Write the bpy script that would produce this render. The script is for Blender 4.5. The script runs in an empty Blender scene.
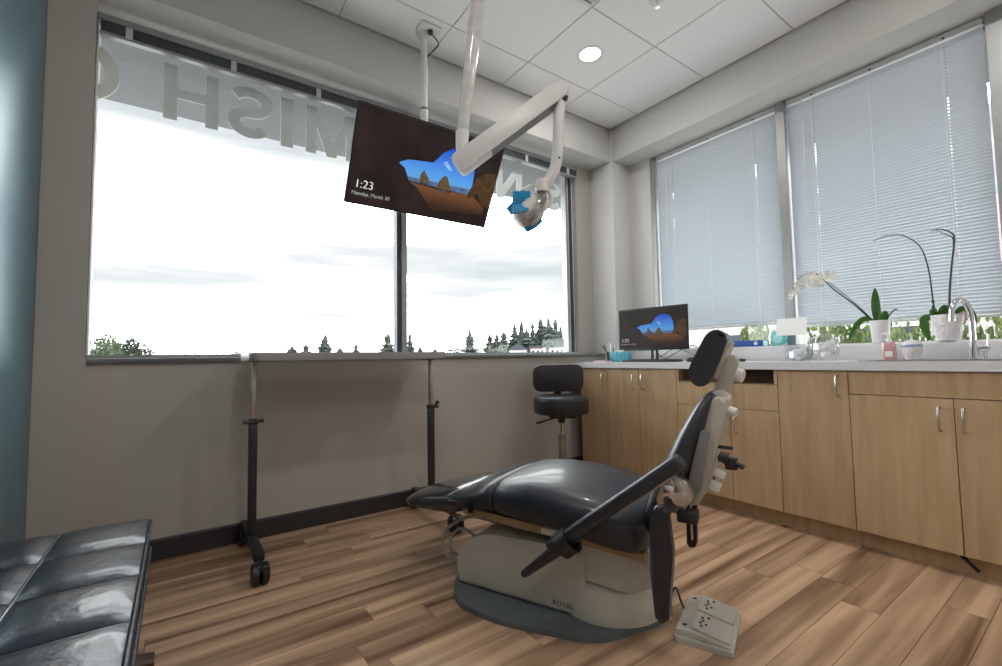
import bpy, bmesh, math, random
from mathutils import Vector, Matrix
random.seed(7)
sc = bpy.context.scene
COL = sc.collection
R = math.radians

# ------------------------------------------------------------------ camera
YAW, PIT, ROL, FPX = R(54.45), R(3.23), R(0.92), 450.8
cd = bpy.data.cameras.new('camera'); cam = bpy.data.objects.new('camera', cd); COL.objects.link(cam)
fw = Vector((math.cos(YAW)*math.cos(PIT), math.sin(YAW)*math.cos(PIT), math.sin(PIT)))
rt = Vector((math.sin(YAW), -math.cos(YAW), 0)); dn = fw.cross(rt)
rx = rt*math.cos(ROL) + dn*math.sin(ROL); ry = -rt*math.sin(ROL) + dn*math.cos(ROL)
m = Matrix.Identity(4)
for i in range(3):
    m[i][0] = rx[i]; m[i][1] = -ry[i]; m[i][2] = -fw[i]
m[2][3] = 0.96
cam.matrix_world = m
cd.sensor_width = 36; cd.lens = 36*FPX/1002; cd.clip_start = 0.02; cd.clip_end = 2000
sc.camera = cam

# ------------------------------------------------------------------ world: bright overcast sky with faint cloud banks
SKY = 8.6
w = bpy.data.worlds.new('overcast'); sc.world = w; w.use_nodes = True
nt = w.node_tree; nt.nodes.clear()
o = nt.nodes.new('ShaderNodeOutputWorld'); bg = nt.nodes.new('ShaderNodeBackground')
tc = nt.nodes.new('ShaderNodeTexCoord'); mp = nt.nodes.new('ShaderNodeMapping'); mp.inputs['Scale'].default_value = (1.1, 1.1, 9)
no = nt.nodes.new('ShaderNodeTexNoise'); no.inputs['Scale'].default_value = 1.6; no.inputs['Detail'].default_value = 5
cr = nt.nodes.new('ShaderNodeValToRGB')
cr.color_ramp.elements[0].position = 0.345; cr.color_ramp.elements[0].color = (0.076, 0.079, 0.083, 1)
cr.color_ramp.elements[1].position = 0.53; cr.color_ramp.elements[1].color = (1, 1, 1, 1)
e_ = cr.color_ramp.elements.new(0.455); e_.color = (0.100, 0.101, 0.102, 1)
nt.links.new(tc.outputs['Generated'], mp.inputs['Vector']); nt.links.new(mp.outputs[0], no.inputs['Vector'])
nt.links.new(no.outputs[0], cr.inputs[0]); nt.links.new(cr.outputs[0], bg.inputs[0])
bg.inputs[1].default_value = SKY; nt.links.new(bg.outputs[0], o.inputs[0])

# ------------------------------------------------------------------ colour management
vs = sc.view_settings
vs.view_transform = 'Standard'; vs.look = 'None'; vs.gamma = 1; vs.use_curve_mapping = False
vs.exposure = 0.26
LAMP_W = 8.0            # each ceiling downlight

# ------------------------------------------------------------------ materials
MATS = {}
def mat(name, col, rough=0.5, metal=0.0, var=0.06, scale=6.0, stretch=(1, 1, 1), bump=0.0, bscale=40, coat=0.0,
        trans=0.0, emit=None, estr=1.0, col2=None, rnd=0.0, lo=0.35, hi=0.65, detail=4, spec=0.5, distort=0.0, alpha=1.0):
    if name in MATS: return MATS[name]
    mt = bpy.data.materials.new(name); mt.use_nodes = True; MATS[name] = mt
    n = mt.node_tree; L = n.links; b = n.nodes['Principled BSDF']
    tc = n.nodes.new('ShaderNodeTexCoord'); mp = n.nodes.new('ShaderNodeMapping'); mp.inputs['Scale'].default_value = stretch
    L.new(tc.outputs['Object'], mp.inputs['Vector'])
    vec = mp.outputs[0]
    if rnd:
        oi = n.nodes.new('ShaderNodeObjectInfo'); mu = n.nodes.new('ShaderNodeVectorMath'); mu.operation = 'SCALE'
        cx = n.nodes.new('ShaderNodeCombineXYZ')
        for k in range(3): L.new(oi.outputs['Random'], cx.inputs[k])
        L.new(cx.outputs[0], mu.inputs[0]); mu.inputs['Scale'].default_value = 37.0
        ad = n.nodes.new('ShaderNodeVectorMath'); L.new(vec, ad.inputs[0]); L.new(mu.outputs[0], ad.inputs[1]); vec = ad.outputs[0]
    no = n.nodes.new('ShaderNodeTexNoise'); no.inputs['Scale'].default_value = scale; no.inputs['Detail'].default_value = detail
    no.inputs['Distortion'].default_value = distort
    L.new(vec, no.inputs['Vector'])
    cr = n.nodes.new('ShaderNodeValToRGB')
    c2 = col2 or tuple(min(1, c*(1+var)) for c in col); c1 = col if col2 else tuple(c*(1-var) for c in col)
    cr.color_ramp.elements[0].position = lo; cr.color_ramp.elements[1].position = hi
    cr.color_ramp.elements[0].color = (*c1, 1); cr.color_ramp.elements[1].color = (*c2, 1)
    L.new(no.outputs[0], cr.inputs[0])
    out = cr.outputs[0]
    if rnd:
        hs = n.nodes.new('ShaderNodeHueSaturation'); mr = n.nodes.new('ShaderNodeMapRange')
        mr.inputs[3].default_value = 1-rnd; mr.inputs[4].default_value = 1+rnd
        L.new(oi.outputs['Random'], mr.inputs[0]); L.new(mr.outputs[0], hs.inputs['Value']); L.new(out, hs.inputs['Color']); out = hs.outputs[0]
    L.new(out, b.inputs['Base Color'])
    b.inputs['Roughness'].default_value = rough; b.inputs['Metallic'].default_value = metal
    b.inputs['Coat Weight'].default_value = coat; b.inputs['Transmission Weight'].default_value = trans
    b.inputs['Specular IOR Level'].default_value = spec; b.inputs['Alpha'].default_value = alpha
    if bump:
        n2 = n.nodes.new('ShaderNodeTexNoise'); n2.inputs['Scale'].default_value = bscale; n2.inputs['Detail'].default_value = 3
        L.new(vec, n2.inputs['Vector'])
        bp = n.nodes.new('ShaderNodeBump'); bp.inputs['Strength'].default_value = bump; bp.inputs['Distance'].default_value = 0.01
        L.new(n2.outputs[0], bp.inputs['Height']); L.new(bp.outputs[0], b.inputs['Normal'])
    if emit:
        b.inputs['Emission Color'].default_value = (*emit, 1); b.inputs['Emission Strength'].default_value = estr
    return mt

def glass(name, tint=(0.97, 0.99, 0.99), fac=0.06, rough=0.0):
    """thin pane: mostly clear, a little mirror"""
    mt = bpy.data.materials.new(name); mt.use_nodes = True; MATS[name] = mt
    n = mt.node_tree; n.nodes.clear(); L = n.links
    o = n.nodes.new('ShaderNodeOutputMaterial'); t = n.nodes.new('ShaderNodeBsdfTransparent'); g = n.nodes.new('ShaderNodeBsdfGlossy')
    x = n.nodes.new('ShaderNodeMixShader'); t.inputs[0].default_value = (*tint, 1); g.inputs['Roughness'].default_value = rough
    lw = n.nodes.new('ShaderNodeLayerWeight'); pw = n.nodes.new('ShaderNodeMath'); pw.operation = 'POWER'; pw.inputs[1].default_value = 5.0
    L.new(lw.outputs['Facing'], pw.inputs[0])
    mu = n.nodes.new('ShaderNodeMath'); mu.operation = 'MULTIPLY_ADD'; mu.inputs[1].default_value = 0.55; mu.inputs[2].default_value = 0.02+fac; mu.use_clamp = True
    L.new(pw.outputs[0], mu.inputs[0]); L.new(mu.outputs[0], x.inputs[0])
    L.new(t.outputs[0], x.inputs[1]); L.new(g.outputs[0], x.inputs[2]); L.new(x.outputs[0], o.inputs[0])
    return mt

def translucent(name, col, tcol, fac):
    mt = bpy.data.materials.new(name); mt.use_nodes = True; MATS[name] = mt
    n = mt.node_tree; n.nodes.clear(); L = n.links
    o = n.nodes.new('ShaderNodeOutputMaterial'); d = n.nodes.new('ShaderNodeBsdfDiffuse'); t = n.nodes.new('ShaderNodeBsdfTranslucent')
    no = n.nodes.new('ShaderNodeTexNoise'); no.inputs['Scale'].default_value = 9
    cr = n.nodes.new('ShaderNodeValToRGB'); cr.color_ramp.elements[0].color = (*[c*0.95 for c in col], 1); cr.color_ramp.elements[1].color = (*col, 1)
    L.new(no.outputs[0], cr.inputs[0]); L.new(cr.outputs[0], d.inputs[0]); t.inputs[0].default_value = (*tcol, 1)
    x = n.nodes.new('ShaderNodeMixShader'); x.inputs[0].default_value = fac
    L.new(d.outputs[0], x.inputs[1]); L.new(t.outputs[0], x.inputs[2]); L.new(x.outputs[0], o.inputs[0])
    return mt

M_WALL = mat('wall_paint', (0.46, 0.43, 0.385), 0.75, var=0.02, scale=2, bump=0.05, bscale=150)
M_WHITE = mat('white_paint', (0.62, 0.615, 0.60), 0.7, var=0.02, scale=2)
M_SOFFIT = mat('soffit_paint', (0.56, 0.555, 0.535), 0.75, var=0.02, scale=2)
M_TILE = mat('ceiling_tile', (0.86, 0.86, 0.87), 0.9, var=0.03, scale=60, bump=0.15, bscale=180)
M_GRID = mat('ceiling_grid', (0.42, 0.42, 0.42), 0.5)
M_PLANK = mat('floor_plank', (0.150, 0.075, 0.038), 0.35, scale=1.7, stretch=(0.5, 8.5, 1), col2=(0.640, 0.425, 0.270), rnd=0.10, lo=0.30, hi=0.66, detail=9, distort=0.25)
M_SUB = mat('subfloor', (0.05, 0.03, 0.02), 0.9)
M_BASE = mat('baseboard', (0.030, 0.027, 0.030), 0.5)
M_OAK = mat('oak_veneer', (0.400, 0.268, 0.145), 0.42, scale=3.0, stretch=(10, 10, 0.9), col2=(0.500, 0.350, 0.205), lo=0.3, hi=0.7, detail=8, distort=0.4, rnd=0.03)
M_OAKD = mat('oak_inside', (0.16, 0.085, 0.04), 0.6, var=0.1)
M_COUNTER = mat('quartz', (0.60, 0.60, 0.62), 0.28, var=0.05, scale=120)
M_STEEL = mat('brushed_steel', (0.62, 0.61, 0.59), 0.28, 1.0, var=0.04)
M_CHROME = mat('chrome', (0.78, 0.78, 0.80), 0.08, 1.0, var=0.02)
M_BRASS = mat('worn_metal', (0.40, 0.36, 0.31), 0.35, 0.9, var=0.1)
M_ALU = mat('aluminium', (0.33, 0.335, 0.34), 0.42, 0.6, var=0.04)
M_ALUD = mat('dark_aluminium', (0.055, 0.062, 0.075), 0.45, 0.4, var=0.05)
M_GLASS = glass('window_glass', fac=0.0)
M_JAR = glass('jar_glass', (0.97, 0.978, 0.985), 0.07, 0.02)
M_LEATHER = mat('black_leather', (0.017, 0.019, 0.028), 0.38, var=0.15, scale=30, bump=0.10, bscale=220, coat=0.15)
M_BENCH = mat('bench_leather', (0.016, 0.021, 0.033), 0.31, var=0.35, scale=14, bump=0.20, bscale=30, coat=0.15, spec=0.5)
M_TOE = mat('toe_cover', (0.035, 0.036, 0.040), 0.22, var=0.1, coat=0.5)
M_CREAM = mat('cream_plastic', (0.49, 0.465, 0.405), 0.42, var=0.03)
M_WPLA = mat('white_plastic', (0.76, 0.75, 0.73), 0.35, var=0.02)
M_GREY = mat('grey_plastic', (0.20, 0.205, 0.20), 0.5, var=0.05)
M_MATG = mat('base_rubber', (0.105, 0.125, 0.13), 0.62, var=0.08)
M_BLACK = mat('black_plastic', (0.014, 0.014, 0.015), 0.4, var=0.1)
M_CHAR = mat('charcoal_steel', (0.028, 0.027, 0.028), 0.42, 0.3, var=0.1)
M_TAN = mat('plywood_edge', (0.36, 0.24, 0.12), 0.6, var=0.15, scale=20)
M_VINYL = mat('stool_vinyl', (0.022, 0.021, 0.023), 0.42, var=0.1, bump=0.05, bscale=200)
M_TTOP = mat('table_laminate', (0.30, 0.295, 0.28), 0.4, var=0.04)
M_SILL = mat('sill_laminate', (0.15, 0.15, 0.155), 0.45, var=0.05)
M_LETTER = mat('sign_vinyl', (0.80, 0.80, 0.79), 0.6, var=0.03)
M_CANOPY = mat('canopy_panel', (0.095, 0.102, 0.106), 0.6, var=0.04)
M_SLAT = translucent('blind_slat', (0.60, 0.64, 0.68), (0.70, 0.76, 0.82), 0.10)
M_RAIL = mat('blind_rail', (0.55, 0.56, 0.57), 0.45, var=0.03)
M_CORD = mat('blind_cord', (0.70, 0.71, 0.72), 0.8)
M_FROST = mat('frosted_glass', (0.065, 0.185, 0.245), 0.28, metal=0.30, var=0.1, spec=0.9, coat=0.25)
M_BLUEF = mat('blue_film', (0.008, 0.24, 0.50), 0.15, var=0.25, scale=20)
M_WRAP = mat('clear_wrap', (0.66, 0.65, 0.63), 0.14, var=0.10, scale=18, coat=0.5)
M_LEAF = mat('orchid_leaf', (0.055, 0.16, 0.03), 0.35, var=0.3, scale=15)
M_STEM = mat('orchid_stem', (0.035, 0.045, 0.022), 0.5, var=0.2, scale=30)
M_PETAL = mat('orchid_petal', (0.82, 0.81, 0.75), 0.5, var=0.04)
M_POT = mat('white_ceramic', (0.74, 0.73, 0.74), 0.25, var=0.02)
M_POTT = mat('embossed_ceramic', (0.76, 0.74, 0.75), 0.35, var=0.04, bump=0.8, bscale=45)
M_SOIL = mat('bark_mix', (0.06, 0.04, 0.025), 0.9, var=0.4, scale=60)
M_PAPER = mat('paper', (0.80, 0.80, 0.79), 0.8, var=0.02)
M_BLUE = mat('blue_card', (0.012, 0.10, 0.42), 0.45, var=0.15, scale=25)
M_TEAL = mat('teal_plastic', (0.13, 0.50, 0.48), 0.3, var=0.08)
M_TEALP = mat('teal_print', (0.015, 0.17, 0.26), 0.5, col2=(0.10, 0.42, 0.50), scale=45)
M_PINK = mat('pink_soap', (0.75, 0.40, 0.40), 0.25, var=0.06)
M_COTTON = mat('cotton', (0.85, 0.84, 0.83), 0.95, var=0.05, bump=0.5, bscale=60)
M_NEEDLE = mat('conifer_needles', (0.022, 0.031, 0.026), 0.9, col2=(0.055, 0.068, 0.058), scale=1.2, rnd=0.2)
M_FOL = mat('broad_foliage', (0.022, 0.036, 0.018), 0.9, col2=(0.055, 0.075, 0.040), scale=1.4, rnd=0.2)
M_BUSH = mat('bush_foliage', (0.035, 0.065, 0.012), 0.9, col2=(0.16, 0.20, 0.06), scale=3, rnd=0.15)  # leaves mottled from dark green to yellow-green
M_TRUNK = mat('bark', (0.10, 0.075, 0.055), 0.9, var=0.2)
M_GRASS = mat('ground_outside', (0.36, 0.36, 0.35), 0.95, var=0.2, scale=0.3)
M_HOUSE = mat('house_siding', (0.30, 0.28, 0.27), 0.8, var=0.05)
M_HOUSER = mat('house_red', (0.24, 0.15, 0.14), 0.8, var=0.05)
M_ROOF = mat('roof_shingle', (0.035, 0.042, 0.055), 0.9, var=0.1)
M_TUBE = mat('grey_hose', (0.40, 0.38, 0.35), 0.4, var=0.1)
M_PRINT = mat('dark_print', (0.03, 0.035, 0.06), 0.5)
M_LAMP = mat('lamp_diffuser', (0.9, 0.9, 0.9), 0.5, emit=(1, 0.98, 0.95), estr=6)

# ------------------------------------------------------------------ mesh helpers
def link(name, me, mt, parent=None):
    ob = bpy.data.objects.new(name, me); COL.objects.link(ob)
    if mt and not me.materials: me.materials.append(mt)
    if parent: ob.parent = parent
    return ob
def obj(name, bm, mt, parent=None, smooth=True, ang=38):
    bmesh.ops.recalc_face_normals(bm, faces=bm.faces)
    if smooth:
        for f in bm.faces: f.smooth = True
        for e in bm.edges:
            if len(e.link_faces) == 2 and e.calc_face_angle(0) > R(ang): e.smooth = False
    me = bpy.data.meshes.new(name); bm.to_mesh(me); bm.free()
    return link(name, me, mt, parent)
def tag(o, label, cat, group=None):
    o['label'] = label; o['category'] = cat
    if group: o['group'] = group
    return o
def struct(o): o['kind'] = 'structure'; return o
def thing(name, label, cat, loc=(0, 0, 0), rz=0, group=None):
    o = bpy.data.objects.new(name, None); COL.objects.link(o); o.empty_display_size = 0.1
    o.location = loc; o.rotation_euler = (0, 0, rz)
    return tag(o, label, cat, group)
def BM(): return bmesh.new()
def box(bm, x0, x1, y0, y1, z0, z1, bev=0.0, seg=2, M=None):
    r = bmesh.ops.create_cube(bm, size=1)
    vs_ = r['verts']
    S = Matrix.Translation(((x0+x1)/2, (y0+y1)/2, (z0+z1)/2)) @ Matrix.Diagonal((abs(x1-x0), abs(y1-y0), abs(z1-z0), 1))
    bmesh.ops.transform(bm, matrix=S, verts=vs_)
    if bev:
        es = list({e for v in vs_ for e in v.link_edges})
        r2 = bmesh.ops.bevel(bm, geom=es, offset=bev, segments=seg, affect='EDGES', profile=0.5)
        vs_ = list({v for v in r2['verts']} | {v for v in vs_ if v.is_valid})
    if M is not None: bmesh.ops.transform(bm, matrix=M, verts=vs_)
    return vs_
def prism(bm, pts, axis, a0, a1, bev=0.0, seg=2):
    """extrude polygon pts (2D) along axis; axis 'x': pts=(y,z); 'y': pts=(x,z); 'z': pts=(x,y)"""
    def P(p, a):
        return {'x': (a, p[0], p[1]), 'y': (p[0], a, p[1]), 'z': (p[0], p[1], a)}[axis]
    v0 = [bm.verts.new(P(p, a0)) for p in pts]; v1 = [bm.verts.new(P(p, a1)) for p in pts]
    n = len(pts); fs = [bm.faces.new(v0), bm.faces.new(v1[::-1])]
    for i in range(n): fs.append(bm.faces.new((v0[i], v1[i], v1[(i+1) % n], v0[(i+1) % n])))
    if bev:
        es = list({e for f in fs[:2] for e in f.edges})
        bmesh.ops.bevel(bm, geom=es, offset=bev, segments=seg, affect='EDGES', profile=0.5)
def rpoly(pts, r, seg=5):
    """round the corners of a polygon"""
    out = []; n = len(pts)
    for i in range(n):
        p = Vector(pts[i]); a = Vector(pts[i-1]); b = Vector(pts[(i+1) % n])
        rr = r[i] if isinstance(r, (list, tuple)) else r
        da = (a-p); db = (b-p); k = min(rr, da.length*0.49, db.length*0.49)
        if k <= 0: out.append(tuple(p)); continue
        A = p+da.normalized()*k; B = p+db.normalized()*k
        for s in range(seg+1):
            t = s/seg; out.append(tuple(A*(1-t)**2+p*2*t*(1-t)+B*t*t))
    return out
def tube(bm, pts, r, seg=10, caps=True):
    """sweep a circle along points; r scalar or list"""
    pts = [Vector(p) for p in pts]; n = len(pts); rings = []
    up = None
    for i, p in enumerate(pts):
        d = (pts[min(i+1, n-1)]-pts[max(i-1, 0)]).normalized()
        if up is None:
            up = Vector((0, 0, 1)) if abs(d.z) < 0.9 else Vector((1, 0, 0))
        s = d.cross(up).normalized(); up = s.cross(d).normalized()
        rr = r[i] if isinstance(r, (list, tuple)) else r
        rings.append([bm.verts.new(p+(s*math.cos(2*math.pi*k/seg)+up*math.sin(2*math.pi*k/seg))*rr) for k in range(seg)])
    for a, b in zip(rings, rings[1:]):
        for k in range(seg): bm.faces.new((a[k], a[(k+1) % seg], b[(k+1) % seg], b[k]))
    if caps: bm.faces.new(rings[0][::-1]); bm.faces.new(rings[-1])
def spline(pts, n=6):
    P = [Vector(p) for p in pts]; P = [2*P[0]-P[1]]+P+[2*P[-1]-P[-2]]; out = []
    for i in range(1, len(P)-2):
        for k in range(n):
            t = k/n; a, b, c, d = P[i-1:i+3]
            out.append(0.5*((2*b)+(c-a)*t+(2*a-5*b+4*c-d)*t*t+(3*b-a-3*c+d)*t**3))
    return out+[P[-2]]
def lathe(bm, prof, c=(0, 0, 0), seg=24, M=None):
    """prof: list of (r,z)"""
    rings = []; vs_ = []
    for r, z in prof:
        if r < 1e-5: ring = [bm.verts.new((c[0], c[1], c[2]+z))]
        else: ring = [bm.verts.new((c[0]+r*math.cos(2*math.pi*k/seg), c[1]+r*math.sin(2*math.pi*k/seg), c[2]+z)) for k in range(seg)]
        rings.append(ring); vs_ += ring
    for a, b in zip(rings, rings[1:]):
        for k in range(seg):
            q = [a[k % len(a)], a[(k+1) % len(a)], b[(k+1) % len(b)], b[k % len(b)]]
            q2 = []
            for v in q:
                if v not in q2: q2.append(v)
            if len(q2) > 2: bm.faces.new(q2)
    for ring in (rings[0], rings[-1]):
        if len(ring) > 2:
            try: bm.faces.new(ring)
            except ValueError: pass
    if M is not None: bmesh.ops.transform(bm, matrix=M, verts=vs_)
def aim(p, d):
    """matrix with local z along d at p"""
    return Matrix.Translation(Vector(p)) @ Vector(d).to_track_quat('Z', 'Y').to_matrix().to_4x4()
def bx(name, mt, parent, x0, x1, y0, y1, z0, z1, bev=0.0, seg=2):
    b = BM(); box(b, x0, x1, y0, y1, z0, z1, bev, seg); return obj(name, b, mt, parent)
def copytree(o, parent=None):
    c = o.copy(); COL.objects.link(c); c.parent = parent
    for ch in list(o.children): copytree(ch, c)
    return c
def text_mesh(name, s, size, depth, mt, parent=None, bold=0.0):
    cu = bpy.data.curves.new(name, 'FONT'); cu.body = s; cu.size = size; cu.extrude = depth; cu.align_x = 'CENTER'; cu.offset = bold
    t = bpy.data.objects.new(name, cu); COL.objects.link(t)
    dg = bpy.context.evaluated_depsgraph_get(); me = bpy.data.meshes.new_from_object(t.evaluated_get(dg))
    bpy.data.objects.remove(t); me.name = name; me.materials.clear()
    return link(name, me, mt, parent)

# ------------------------------------------------------------------ the room
YA, YS, YG = 2.84, 2.70, 2.99       # lower wall, soffit face, glass of the window wall
XB, XS = 3.43, 3.20                 # cabinet-side wall, soffit face
ZC, ZS = 3.05, 2.745                # ceiling, soffit underside
X0, Y0 = -2.40, -2.20               # far ends of the room behind the camera
XJ, XW1 = -0.370, 2.99              # window opening
floor = struct(bx('floor', M_SUB, None, X0, XB+0.2, Y0, YA+0.3, -0.12, -0.006))
bm = BM(); box(bm, 0, 1.2195, 0.0002, 0.1218, -0.006, 0)
for v in [v for v in bm.verts if v.co.z > -0.001]:
    v.co.x += 0.0008 if v.co.x < 0.5 else -0.0008; v.co.y += 0.0008 if v.co.y < 0.06 else -0.0008
plank_me = None
row = 0; y = 0.469-0.122*22
while y < YA-0.01:
    x = X0-random.uniform(0.05, 1.15)
    while x < 2.80:
        xa, xb = max(x, X0), min(x+1.22, 3.3)
        if xb-xa > 0.05 and y > Y0-0.12:
            if plank_me is None: p = obj('plank', bm, M_PLANK, floor, smooth=False); plank_me = p.data
            else: p = link('plank', plank_me, None, floor)
            p.location = (xa, y, 0); p.scale = ((xb-xa)/1.22, 1, 1)
        x += 1.22
    y += 0.122; row += 1

ceiling = struct(bx('ceiling', M_WHITE, None, X0, XB+0.2, Y0, YA+0.3, ZC+0.03, ZC+0.15))
GX = [2.58-0.61*k for k in range(-1, 10)]; GY = [2.375-0.6075*k for k in range(-1, 9)]
tile_me = None
for i in range(len(GX)-1):
    for j in range(len(GY)-1):
        xa, xb, ya, yb = max(GX[i+1], X0), min(GX[i], XS), max(GY[j+1], Y0), min(GY[j], YS)
        if xb-xa < 0.05 or yb-ya < 0.05: continue
        if tile_me is None:
            b = BM(); box(b, 0, 1, 0, 1, 0, 0.02); t = obj('ceiling_tile', b, M_TILE, ceiling, smooth=False); tile_me = t.data
        else: t = link('ceiling_tile', tile_me, None, ceiling)
        t.location = (xa+0.004, ya+0.004, ZC); t.scale = (xb-xa-0.008, yb-ya-0.008, 1)
for gx in GX[1:]:
    if gx > X0: bx('grid_bar', M_GRID, ceiling, gx-0.007, gx+0.007, Y0, YS, ZC+0.004, ZC+0.024)
for gy in GY[1:]:
    if gy > Y0: bx('grid_bar', M_GRID, ceiling, X0, XS, gy-0.007, gy+0.007, ZC+0.003, ZC+0.023)
bx('edge_angle', M_GRID, ceiling, X0, XS, YS-0.018, YS-0.001, ZC-0.004, ZC+0.004)
bx('edge_angle', M_GRID, ceiling, XS-0.018, XS-0.001, Y0, YS, ZC-0.004, ZC+0.004)

# window wall
b = BM()
box(b, -0.370, 3.62, YA, 3.10, 0, 0.965)                       # below the window
box(b, XW1, 3.25, 2.95, 3.10, 0.965, ZS)                   # between window and corner column
box(b, X0, -0.502, 2.705, 3.10, 0, ZC+0.03)                # beyond the pilaster
obj('wall_front', b, M_WALL, None); struct(bpy.data.objects['wall_front'])
b = BM(); prism(b, [(-0.502, YS), (-0.340, YS), (-0.372, 2.955), (-0.372, 3.10), (-0.502, 3.10)], 'z', 0, ZS); struct(obj('trim_1', b, M_WALL, None))                         # pilaster left of the window
struct(bx('trim_2', M_SOFFIT, None, -0.502, 3.62, YS, 3.10, ZS, ZC+0.03, 0.003))                 # soffit over the window
struct(bx('trim_3', M_SOFFIT, None, XS, 3.62, Y0, 2.69, ZS, ZC+0.03, 0.003))                     # soffit over the counter
struct(bx('trim_4', M_WHITE, None, 3.19, 3.62, 2.675, 3.10, 0, ZC+0.02, 0.004))                # corner column
struct(bx('trim_5', M_SILL, None, -0.353, 3.19, 2.822, 2.955, 0.965, 0.990, 0.004))                # window sill
# cabinet-side wall
b = BM()
box(b, 3.352, 3.62, Y0, 2.68, 0, 1.004)
box(b, XB, 3.62, 2.45, 2.68, 1.004, ZS)
box(b, XB, 3.62, Y0, -0.55, 1.004, ZS)
struct(obj('wall_right', b, M_WHITE, None))
struct(bx('wall_back', M_WHITE, None, X0-0.1, XB+0.19, Y0-0.1, Y0, 0, ZC+0.03))
struct(bx('wall_left', M_WHITE, None, X0-0.1, X0, Y0, 3.1, 0, ZC+0.03))
# frosted glass partition beside the bench
struct(bx('wall_partition', M_FROST, None, -0.515, -0.503, 0.9, 2.699, 0.0, ZC-0.002))
b = BM(); prism(b, [(YA, 0), (YA-0.012, 0), (YA-0.012, 0.095), (YA-0.006, 0.102), (YA, 0.102)], 'x', -0.355, 3.19)
struct(obj('baseboard_front', b, M_BASE, None))
b = BM(); prism(b, [(YS, 0), (YS-0.010, 0), (YS-0.010, 0.095), (YS-0.004, 0.102), (YS, 0.102)], 'x', -0.50, -0.341)
struct(obj('baseboard_left', b, M_BASE, None))

# ---- window_1: the wide window
win1 = bx('window_1', M_ALU, None, XJ, XW1, 2.955, 3.03, 0.990, 1.008)      # bottom rail; other members are its parts
struct(win1)
for (xa, xb, mt, ya, yb) in ((XJ, XJ+0.008, M_WHITE, 2.957, 3.03), (1.232, 1.262, M_ALUD, 2.965, 3.03), (1.262, 1.303, M_ALU, 2.955, 3.03),
                     (2.872, 2.896, M_ALU, 2.965, 3.03), (2.896, 2.915, M_WHITE, 2.972, 3.03), (2.915, 2.942, M_ALUD, 2.960, 3.03), (2.942, 2.952, M_WHITE, 2.958, 3.03), (2.952, XW1, M_ALU, 2.950, 3.03)):
    bx('window_frame', mt, win1, xa, xb, ya, yb, 1.008, ZS-0.03, 0.002, 1)
bx('window_frame', M_ALU, win1, XJ, XW1, 2.955, 3.03, ZS-0.03, ZS)
bx('pane', M_GLASS, win1, XJ+0.008, 1.240, 2.988, 2.992, 1.008, ZS-0.03)
bx('pane', M_GLASS, win1, 1.290, 2.880, 2.988, 2.992, 1.008, ZS-0.03)
# raised blind packed under the window head
def raised_blind(x0, x1, label):
    t = thing('raised_blind', label, 'blind', ((x0+x1)/2, 2.90, 2.59), 0, 'blinds drawn up under the window head')
    a, c = -(x1-x0)/2, (x1-x0)/2
    bx('head_rail', M_ALU, t, a, c, -0.028, 0.028, 0.078, 0.112, 0.003, 1)
    bx('slat_stack', M_ALUD, t, a+0.01, c-0.01, -0.018, 0.018, 0.028, 0.078)
    bx('bottom_rail', M_ALU, t, a+0.005, c-0.005, -0.020, 0.020, 0.012, 0.028, 0.003, 1)
    n = max(2, round((x1-x0)/0.42))
    for k in range(n):
        px_ = a+0.12+(c-a-0.24)*k/(n-1)
        bx('clip', M_RAIL, t, px_-0.014, px_+0.014, -0.026, -0.018, 0.020, 0.090, 0.002, 1)
    return t
raised_blind(XJ+0.012, 1.26, 'grey slatted blind drawn up above the pane with the tallest sign letters and trees')
raised_blind(1.275, XW1-0.04, 'grey slatted blind drawn up above the pane beside the corner column')
bpy.data.objects['raised_blind']['label'] = 'grey slatted blind drawn up above the pane next to the pilaster'

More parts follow.
